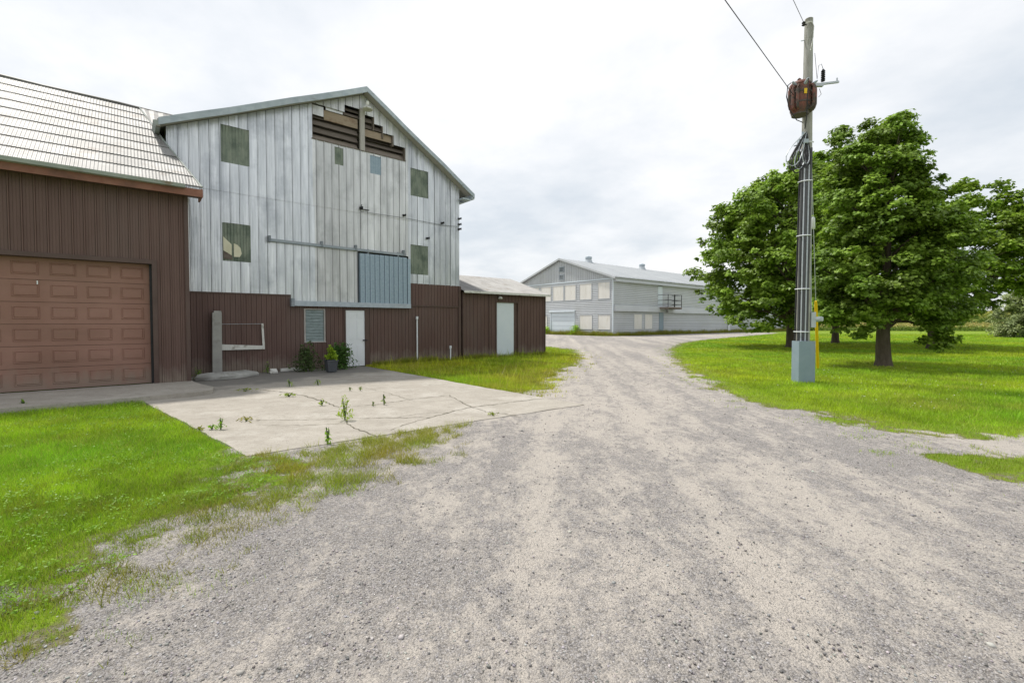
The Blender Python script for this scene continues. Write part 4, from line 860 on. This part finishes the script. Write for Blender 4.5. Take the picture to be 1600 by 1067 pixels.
# wall shrubs, potted plant, weeds
def bush(name,label,cat,x,y,z,w,h,n,ls,m,seed,stems=8,tint=(1,1,1),up=.6,part='foliage',asp=.6):
    rg=np.random.default_rng(seed); t=thing(name,label,cat,(x,y,z)); u=rg.random(n); a=rg.uniform(0,2*PI,n); zz=h*(.05+.95*u); rr=w*np.sqrt(rg.random(n))*np.sqrt(np.clip(1.08-u,0,1))*(.35+1.3*vnoise(a*2.4,zz*4,seed)); zz=zz*(.55+.75*vnoise(a*2.,rr*5,seed+4))
    P=np.stack([rr*np.cos(a),rr*np.sin(a)*.8,zz],1); V,F=leaf_cards(P,rg.normal(size=(n,3))*.6+np.array([0,0,up]),ls*rg.uniform(.6,1.3,n),asp=asp,rg=rg)
    c=rg.uniform(.65,1.35,(n,1))*np.array(tint); from_np(part,V,F,m,t,np.repeat(c,4,0))
    mb=MB()
    for i in range(stems):
        a_=rg.uniform(0,2*PI); r0=w*.6*rg.random(); mb.tube([(0,0,-.02),(math.cos(a_)*r0*.5,math.sin(a_)*r0*.5,h*.5),(math.cos(a_)*r0,math.sin(a_)*r0,h*rg.uniform(.75,1.0))],[.006+ls*.04,.005+ls*.02,.003],5)
    mb.build('stem',M['leafs'],t); return t
def B_(s,t,z=0): x,y=BW(s,t); return x,y,z
bush('wall_shrub','sprawling dull green shrub under the louvred window','shrub',*B_(4.45,15.95),.5,.8,1100,.075,M['leafs'],71,tint=(.9,.85,.9))
bush('wall_shrub','bushy dark green shrub between the grey planter and the white door','shrub',*B_(5.55,15.95),.5,.95,1500,.085,M['leafs'],72,tint=(.9,1.15,.8))
pt=thing('planter_pot','square tapered charcoal planter pot beside the white door','planter',(*BW(4.98,15.15),.03),ANG)
mb=MB(); a,b=.13,.17
for q in ((0,1),):
    mb.hexa([(-a,-a,0),(a,-a,0),(a,a,0),(-a,a,0),(-b,-b,.36),(b,-b,.36),(b,b,.36),(-b,b,.36)]); mb.hexa([(-b-.012,-b-.012,.34),(b+.012,-b-.012,.34),(b+.012,b+.012,.34),(-b-.012,b+.012,.34),(-b-.012,-b-.012,.385),(b+.012,-b-.012,.385),(b+.012,b+.012,.385),(-b-.012,b+.012,.385)])
mb.build('pot',M['pot'],pt,bevel=.006)
bush('potted_plant','yellow green leafy plant growing in the charcoal planter','plant',*B_(4.98,15.15,.41),.2,.42,320,.085,M['grass'],73,6,tint=(.9,.9,1.4))
def weed(px,py,h,w,n,label,seed,tint=(.9,.85,1.2),ls=.05,z=.03):
    x,y=G(px,py,z); return bush('weed',label,'weed',x,y,z,w*1.35,h,int(n*.45),ls*1.5,M['grass'],seed,6,tint=tuple(1.15*q for q in tint),up=.1,part='leaf_cluster',asp=.26)
weed(539,655,.36,.10,260,'tall yellow green weed growing from the crack in mid slab',81)
weed(345,669,.17,.05,60,'small upright weed at the left side of the slab',82,(.6,.75,1))
weed(331,669,.05,.07,40,'low flat weed left of the small upright one on the slab',83,(.6,.75,1)); weed(312,670,.03,.09,40,'flattest dry weed by the lawn edge of the slab',84,(.7,.5,1))
weed(385,656,.04,.13,50,'flat brownish weed patch lying on the left of the slab',85,(.7,.45,1)); weed(451,618,.05,.16,80,'low weeds along the crack near the top left of the slab',86,(.75,.7,1))
weed(503,632,.10,.06,50,'little weed in the crack up and left of the tall weed',87); weed(600,631,.22,.035,40,'thin dark weed stalk right of the tall weed',88,(.5,.5,.8)); weed(583,633,.08,.03,20,'short dark sprout left of the thin stalk',89,(.5,.5,.8))
weed(547,609,.07,.04,25,'tiny sprout on the far half of the slab, left one of two',90,(.6,.6,1)); weed(563,609,.07,.03,25,'tiny sprout on the far half of the slab, right one of two',91,(.6,.6,1)); weed(452,603,.16,.09,60,'wispy grey weed on the dark part of the slab',92,(.8,.8,2.4))
weed(384,610,.05,.22,90,'low weeds in the crack at the dark left end of the slab',93,(.7,.6,1)); weed(512,694,.24,.035,60,'upright light green weed at the near edge of the slab',94,(.8,.95,1.2),z=0); weed(770,647,.02,.07,40,'flat weed tuft on the right part of the slab',95,(.7,.6,1)); weed(497,601,.15,.08,40,'wispy weed on the slab in front of the planter',96,(.8,.8,2.2))
weed(310,592,.30,.14,120,'dark sprawling weed in the corner beside the garage',97,(.45,.5,.8)); weed(418,582,.32,.12,120,'grey leafy weed at the foot of the brown siding',98,(.6,.65,2.4))
weed(36,636,.13,.06,60,'dark weed against the edge of the raised apron',99,(.4,.5,.8))
bush('burdock_clump','small bushy weeds by the pale overhead door of the grey barn','shrub',*B_(43.0,38.9),.9,1.2,700,.16,M['grass'],101,tint=(1.1,1.2,.9))
bush('corner_weeds','low green weeds at the left foot of the grey barn','shrub',*B_(42.8,44.2),.8,.9,500,.2,M['grass'],102,tint=(1.3,1.4,.9))
# concrete post, painted boards, broken slab, rubble
ps=thing('concrete_post','tall weathered concrete post standing against the brown siding','post',(*BW(1.99,TB-.18),0),ANG)
mb=MB(); mb.hexa([(-.14,-.10,-.02),(.11,-.10,-.02),(.11,.08,-.02),(-.14,.08,-.02),(-.115,-.08,1.93),(.125,-.08,1.93),(.125,.08,1.93),(-.115,.08,1.93)]); mb.hexa([(-.08,-.08,1.93),(.12,-.08,1.93),(.12,.08,1.93),(-.08,.08,1.93),(-.07,-.07,1.985),(.11,-.07,1.985),(.11,.07,1.985),(-.07,.07,1.985)]); mb.build('post',M['post_conc'],ps,bevel=.01)
fr_=thing('painted_frame','L shaped white painted boards mounted on the brown siding','frame',(*BW(2.11,TB-.09),.78),ANG)
mb=MB(); mb.hexa([(0,0,0),(1.20,0,-.01),(1.20,.06,-.01),(0,.06,0),(0,0,.18),(1.20,0,.10),(1.20,.06,.10),(0,.06,.18)]); mb.build('bottom_board',M['offwhite'],fr_)
mb=MB(); mb.hexa([(1.14,0,.101),(1.20,0,.101),(1.20,.06,.101),(1.14,.06,.101),(1.11,0,.82),(1.17,0,.82),(1.17,.06,.82),(1.11,.06,.82)]); mb.build('side_board',M['offwhite'],fr_)
mb=MB(); mb.tube([(0,.02,.80),(1.15,.02,.81)],.006,5); mb.build('wire',M['steel'],fr_)
def lump(name,label,cat,pts,z0,h,seed,m,loc):
    import bmesh
    P=[BW(*p) for p in pts]; cx=sum(p[0] for p in P)/len(P); cy=sum(p[1] for p in P)/len(P); r=random.Random(seed)
    bm=bmesh.new(); ro=[];n=len(P)
    rings=[]
    for (k,z) in ((1.0,0),(1.02,h*.5),(.96,h*.86),(.8,h),(.4,h*1.05)):
        rings.append([bm.verts.new(((p[0]-cx)*k+r.uniform(-.02,.02),(p[1]-cy)*k+r.uniform(-.02,.02),z+(r.uniform(-.02,.02) if z else 0))) for p in P])
    for a,b in zip(rings[:-1],rings[1:]):
        for i in range(n): bm.faces.new((a[i],a[(i+1)%n],b[(i+1)%n],b[i]))
    bm.faces.new(rings[-1]); me=bpy.data.meshes.new(name); bm.to_mesh(me); bm.free(); me.materials.append(m); o=bpy.data.objects.new(name,me); COL.objects.link(o); o.location=(cx,cy,z0); tag(o,label,cat); return o
def dens(P,k=4):
    out=[]
    for a,b in zip(P,P[1:]+P[:1]):
        for i in range(k): out.append((a[0]+(b[0]-a[0])*i/k,a[1]+(b[1]-a[1])*i/k))
    return out
lump('broken_concrete','broken tilted piece of concrete lying at the foot of the concrete post','rubble',dens([(1.35,15.35),(1.9,15.0),(2.5,15.25),(2.95,15.6),(2.75,16.0),(1.9,15.95),(1.4,15.7)],3),.02,.15,3,M['post_conc'],None)
lump('rubble_stone','small pale stone at the base of the siding, left of the grey leafy weed','rubble',dens([(3.35,15.9),(3.55,15.9),(3.5,16.1),(3.35,16.05)],2),.02,.13,5,M['offwhite'],None)
mb=MB(); mb.box(3.75,4.6,16.35,16.50,0,.09); o=mb.build('sill_board',M['offwhite']); o.location=(0,0,.02); o.rotation_euler=(0,0,ANG); tag(o,'low pale board edging the foot of the siding left of the shrub','board')
# white pipes
for s,h,lab in ((8.77,1.78,'tall thin white vent pipe standing against the brown siding'),(10.33,.56,'short white pipe stub standing near the barn corner')):
    t=thing('vent_pipe',lab,'pipe',(*BW(s,TB-.14),0),0,'white pipes at the brown siding'); mb=MB(); mb.tube([(0,0,-.05),(0,0,h)],.028,10); mb.build('pipe',M['white'],t,True); mb=MB(); mb.tube([(0,0,h-.02),(0,0,h+.09)],.05,10); mb.build('cap',M['white'],t,True)
# ------------------------------------------------------------------ grass
def blades(name,label,x,y,h,w,col,lean=.45,seed=1,cat='grass',parent=None,m=None):
    rg=np.random.default_rng(seed); n=len(x); a=rg.uniform(0,2*PI,n); l=rg.normal(size=(n,2))*(h*lean)[:,None]
    dx=np.cos(a)*w/2; dy=np.sin(a)*w/2; z=np.zeros(n)-.012
    A=np.stack([x-dx,y-dy,z],1);Bv=np.stack([x+dx,y+dy,z],1);Cv=np.stack([x+l[:,0],y+l[:,1],h],1)
    V=np.stack([A,Bv,Cv],1).reshape(-1,3); F=np.arange(n*3).reshape(-1,3)
    o=from_np(name,V,F,m or M['grass'],None,np.repeat(col,3,0)); tag(o,label,cat,kind='stuff'); return o
def inside_any(x,y,polys,marg=0.):
    r=np.zeros(x.shape,bool)
    for P in polys: r|=sdist(x,y,P)>-marg
    return r
def sample(tmin,tmax,y0,y1,n,expo,seed):
    rg=np.random.default_rng(seed); u=rg.random(n)
    # density per area ~ Y^-expo ; dA = Y dY dtan -> p(Y) ~ Y^(1-expo)
    k=2-expo
    Y=(y0**k+(y1**k-y0**k)*u)**(1/k) if abs(k)>1e-6 else y0*(y1/y0)**u
    X=rg.uniform(tmin,tmax,n)*Y; return X,Y
def grass_zone(name,label,tmin,tmax,y0,y1,n,expo,seed,region=None,hmul=1.,wmul=1.,tall=0.,hue=(1,1,1),weedy=0.):
    X,Y=sample(tmin,tmax,y0,y1,n,expo,seed); rg=np.random.default_rng(seed+1)
    if region is not None:
        k=in_poly(X,Y,region); X=X[k];Y=Y[k]
    d,mk=road_mask(X,Y)
    out=-d
    noise=(fbm(X*1.7,Y*1.7,5)-.5)*-2.3+(fbm(X*4.7,Y*4.7,6)-.5)*-1.6+(fbm(X*1.1,Y*1.1,33)-.5)*.9
    p=np.clip((out+.10+noise*np.clip(.62-.008*Y,.15,1))/.55,0,1)**1.3
    # sparse strays on the gravel shoulder
    p=np.maximum(p,np.clip(1+out/1.1,0,1)**2*np.clip((fbm(X*3.2,Y*3.2,41,3)-.60)*7,0,1)*.8)
    near=np.clip(1-out/1.5,0,1)
    p*=1-.45*near*np.clip((fbm(X*6,Y*6,43,3)-.5)*5,0,1)
    k=(rg.random(len(X))<p)&~inside_any(X,Y,[SLAB],.0)&~inside_any(X,Y,[APR],.0)&~inside_any(X,Y,BLD,.0)
    X=X[k];Y=Y[k];near=near[k]; n=len(X)
    sc=np.maximum(1,Y/4.); big=fbm(X*.35,Y*.35,51,4); mid=fbm(X*1.8,Y*1.8,52,3); dry=np.clip(near*.38+(fbm(X*.8,Y*.8,53,3)-.58)*2.2+weedy*(fbm(X*2.5,Y*2.5,54,3)-.35)*1.3,0,1)
    h=rg.uniform(.028,.06,n)*hmul*(.7+.7*mid)*(1-.3*near)*np.minimum(sc,2.2)**.35; 
    if tall: 
        q=rg.random(n)<tall; h=np.where(q,h*rg.uniform(2,5,n),h)
    w=rg.uniform(.003,.0055,n)*sc**.95*wmul
    v=rg.uniform(.6,1.3,n)*(.60+.85*mid)*(.85+.3*fbm(X*5,Y*5,58,2))
    c1=np.stack([.84+1.15*(big-.35),.96+.35*(big-.35),np.full(n,1.)],1); c2=np.stack([np.full(n,1.02),np.full(n,.76),np.full(n,1.8)],1)
    straw=(rg.random(n)<.05+.25*dry)[:,None]
    col=(c1*(1-dry[:,None]*.8)+c2*dry[:,None]*.8)*v[:,None]; col=np.where(straw,np.stack([v*1.25,v*.85,v*4.0],1),col)*np.array(hue)
    return blades(name,label,X,Y,h,w,col,seed=seed)
grass_zone('lawn_grass','bright mown grass of the left lawn with a ragged gravel edge',-1.75,-.22,1.6,13.2,330000,1.5,200,region=[(-30,0),(-1,0),(-1.0,5.0),(-1.2,6.4),BW(1.06,6.3),BW(.1,12.2),BW(-12,12.2),(-40,10)])
grass_zone('lawn_grass','bright mown grass of the wide right lawn under the maples',.10,1.75,3.4,62,640000,1.95,210,region=[(4.3,3),(40,3),(140,62),(36,66),(24,53),(12,40),(6,24),(4,12)])
grass_zone('weedy_grass','tall yellow green weedy grass between the barn wall, the slab and the lane',-.35,.22,7.5,24,150000,1.5,220,region=[BW(6.7,6.3),BW(6.65,16.6),BW(16.05,16.6),BW(16.3,20),(4.2,22),(3.5,12),(2,9)],hmul=1.35,wmul=1.15,tall=.035,hue=(1.15,.98,1.2),weedy=.9)
grass_zone('verge_grass','strip of short grass beyond the brown shed by the lane',-.25,.25,22,36,40000,1.5,230,region=[BW(16.05,16),(4.5,22),(5,32),(-8,36),(-8,26)],wmul=1.2)
def strip(name,label,P,wd,n,h,seed,hue=(1,1,1),ws=1.):
    rg=np.random.default_rng(seed); P=np.array(P); i=rg.integers(0,len(P)-1,n); u=rg.random((n,1)); q=P[i]+(P[i+1]-P[i])*u; d=unit(np.hstack([P[i+1]-P[i],np.zeros((n,1))]))[:,:2]; q=q+np.stack([-d[:,1],d[:,0]],1)*(rg.random((n,1))-.5)*wd
    hh=h*rg.uniform(.35,1.2,n)*(.35+1.2*fbm(q[:,0]*1.1,q[:,1]*1.1,seed,3)); v=rg.uniform(.6,1.25,n)[:,None]; col=v*np.where(rg.random((n,1))<.3,np.array([[1.1,.75,3.]]),np.array([[.9,.9,1.]]))*np.array(hue)
    return blades(name,label,q[:,0],q[:,1],hh,rg.uniform(.006,.012,n)*ws,col,.3,seed)
strip('wall_weeds','ragged weeds growing along the foot of the barn and shed walls',[BW(6.9,16.38),BW(10.9,16.38),BW(15.9,16.38)],.22,9000,.24,300,(1,.85,1))
strip('barn_foot_weeds','ragged weeds along the foot of the long grey barn',[BW(42.9,48),BW(42.9,33.0),BW(60,32.9),BW(100,32.6)],.9,26000,.55,310,(.95,.75,1.3),4)
def patch(name,label,P,n,h,seed,th=.5,hue=(1,1,1)):
    rg=np.random.default_rng(seed); P_=np.array(P); lo=P_.min(0); hi=P_.max(0); X=rg.uniform(lo[0],hi[0],n); Y=rg.uniform(lo[1],hi[1],n); sd_=sdist(X,Y,P)
    f=fbm(X*3.2,Y*3.2,seed,4)*.75+fbm(X*9,Y*9,seed+3,2)*.25; p=np.clip((f-th+np.clip(sd_,-.3,.35)*.35)*7,0,1); k=(rg.random(n)<p)&(sd_>-.25)&~inside_any(X,Y,[SLAB]); X=X[k];Y=Y[k];n=len(X)
    hh=h*rg.uniform(.25,1.2,n)*(.4+1.2*vnoise(X*5,Y*5,seed)); v=rg.uniform(.6,1.2,n)[:,None]; dry=vnoise(X*2.5,Y*2.5,seed+9)[:,None]
    col=v*np.where(rg.random((n,1))<.22,np.array([[1.1,.72,4.]]),np.array([[.85,.85,1.]])+dry*np.array([[.3,-.15,.5]]))*np.array(hue)
    return blades(name,label,X,Y,hh,rg.uniform(.004,.008,n),col,.7,seed)
patch('slab_edge_weeds','loose low weeds along the near edge of the concrete slab',[G(380,716),G(470,700),G(560,688),G(700,662),G(740,662),G(660,720),G(560,760),G(470,790),G(400,800),G(330,780)],60000,.08,320,.53,(1.05,1.05,1.2))
patch('lane_edge_weeds','small scattered weed tufts on the gravel shoulder left of the lane',[(-4.6,3.2),(-2.3,4.6),(-1.2,5.9),(-.5,6.2),(-1.3,4.6),(-2.0,3.4),(-2.1,2.0),(-4,1.6)],60000,.05,330,.60,(.9,.85,1.2))
patch('edge_clumps','dark green broad weed clumps along the near edge of the left lawn',[(-4.6,2.3),(-2.75,2.4),(-2.5,3.6),(-2.3,4.5),(-3.0,5.2),(-4.6,4.4),(-5.4,3.2)],60000,.045,340,.53,(.78,.92,1.0))
# clover heads and leaf rosettes
rg=np.random.default_rng(400); X,Y=sample(.2,1.6,6.5,22,1100,1.3,401); d,mk=road_mask(X,Y); k=(d<-.6)&(fbm(X*.5,Y*.5,60,3)>.47); X=X[k];Y=Y[k]; n=len(X)
V,F=leaf_cards(np.stack([X,Y,np.full(n,.06)],1),rg.normal(size=(n,3))*.3+np.array([0,-.6,.8]),rg.uniform(.010,.018,n),asp=1,rg=rg); tag(from_np('clover_flower',V,F,M['white']),'tiny white clover flowers dotted over the right lawn','flowers',kind='stuff')
rg=np.random.default_rng(410); X,Y=sample(-1.5,-.3,2.4,12,5200,1.3,411); reg=in_poly(X,Y,[(-30,0),(-1,0),(-1.6,4.6),BW(1.06,6.3),BW(.1,12.1),BW(-12,12.1),(-40,10)]); d,mk=road_mask(X,Y)
k=reg&(d<-.05)&(fbm(X*1.1,Y*1.1,61,3)>.45)&~inside_any(X,Y,[SLAB,APR]); X=X[k];Y=Y[k]; n=len(X); X=np.repeat(X,7);Y=np.repeat(Y,7); a=rg.uniform(0,2*PI,n*7); rr=rg.uniform(.01,.045,n*7)
V,F=leaf_cards(np.stack([X+rr*np.cos(a),Y+rr*np.sin(a),.025+rg.random(n*7)*.03],1),rg.normal(size=(n*7,3))*.35+np.array([0,0,.9]),rg.uniform(.012,.026,n*7),asp=.7,rg=rg)
c=np.repeat(rg.uniform(.55,1.0,(n,1)),7,0)*np.array([[.72,.92,1.1]]); tag(from_np('lawn_weeds',V,F,M['grass'],None,np.repeat(c,4,0)),'broad leaved plantain and clover leaves among the left lawn','weeds',kind='stuff')
# tall meadow and corn behind the right lawn
def field(name,label,P0,P1,dep,n,h,zb,seed,m,hue,ws,cat):
    rg=np.random.default_rng(seed); u=rg.random(n); v=rg.random(n); a=np.array(P0);b=np.array(P1); x=a[0]+(b[0]-a[0])*u; y=a[1]+(b[1]-a[1])*u+v*dep
    z=np.clip((y+x*.13-97)/14,0,1)*1.35-.03; hh=h*rg.uniform(.7,1.1,n); t=rg.random(n)**.7
    P=np.stack([x,y,z+hh*t],1); V,F=leaf_cards(P,rg.normal(size=(n,3))*.7+np.array([0,-.5,.35]),ws*rg.uniform(.6,1.3,n),asp=.35,rg=rg)
    c=rg.uniform(.7,1.25,(n,1))*(np.array([[1,1,1]])+ (t[:,None]**4)*np.array(hue)); tag(from_np(name,V,F,m,None,np.repeat(c,4,0)),label,cat,kind='stuff')
field('meadow_grass','tall pale meadow grass bordering the far side of the right lawn',(22,90),(135,76),9,46000,1.25,0,500,M['corn'],(1.4,.35,1.6),.5,'tall grass')
field('corn_field','green corn crop with yellow tassels beyond the meadow strip',(25,101),(170,84),18,70000,2.6,0,510,M['corn'],(1.0,.35,.6),.75,'corn')
# pebbles
n=42000; rg=np.random.default_rng(600); X,Y=sample(-1.3,1.5,1.5,15,n,2.0,601); d,mk=road_mask(X,Y); p=np.clip((d+.5)*1.2,0,1)*(.15+1.3*np.clip(1-(.47+.62*(fbm((X-.1*Y)*1.25+3,Y*.30,11,4)-.5)+.75*(fbm(X*.62,Y*.62,12,3)-.5))*1.25,0,1))
k=(rg.random(n)<p)&~inside_any(X,Y,[SLAB],.0); X=X[k];Y=Y[k]; n=len(X)
cube=np.array([(-1,-1,-1),(1,-1,-1),(1,1,-1),(-1,1,-1),(-1,-1,1),(1,-1,1),(1,1,1),(-1,1,1)],float)*.5; fc=np.array([(0,3,2,1),(4,5,6,7),(0,1,5,4),(1,2,6,5),(2,3,7,6),(3,0,4,7)])
s=(.003+.009*rg.random(n)**3.5)*(1+.9*(rg.random(n)>.993))*np.maximum(1,Y/5)**.5; a=rg.uniform(0,2*PI,n); v=cube[None]*(1+rg.uniform(-.45,.25,(n,8,3)))*s[:,None,None]*np.array([1.3,1,.75])
ca_,sa_=np.cos(a)[:,None],np.sin(a)[:,None]; vx=v[...,0]*ca_-v[...,1]*sa_; vy=v[...,0]*sa_+v[...,1]*ca_
V=np.stack([vx+X[:,None],vy+Y[:,None],v[...,2]+s[:,None]*.18],2).reshape(-1,3); F=(fc[None]+8*np.arange(n)[:,None,None]).reshape(-1,4)
c=np.repeat(rg.uniform(.35,1.35,(n,1))*(1+rg.uniform(-.06,.06,(n,3))),8,0); tag(from_np('gravel_stones',V,F,M['stone'],None,c),'loose grey crushed stones scattered over the lane','gravel',kind='stuff')
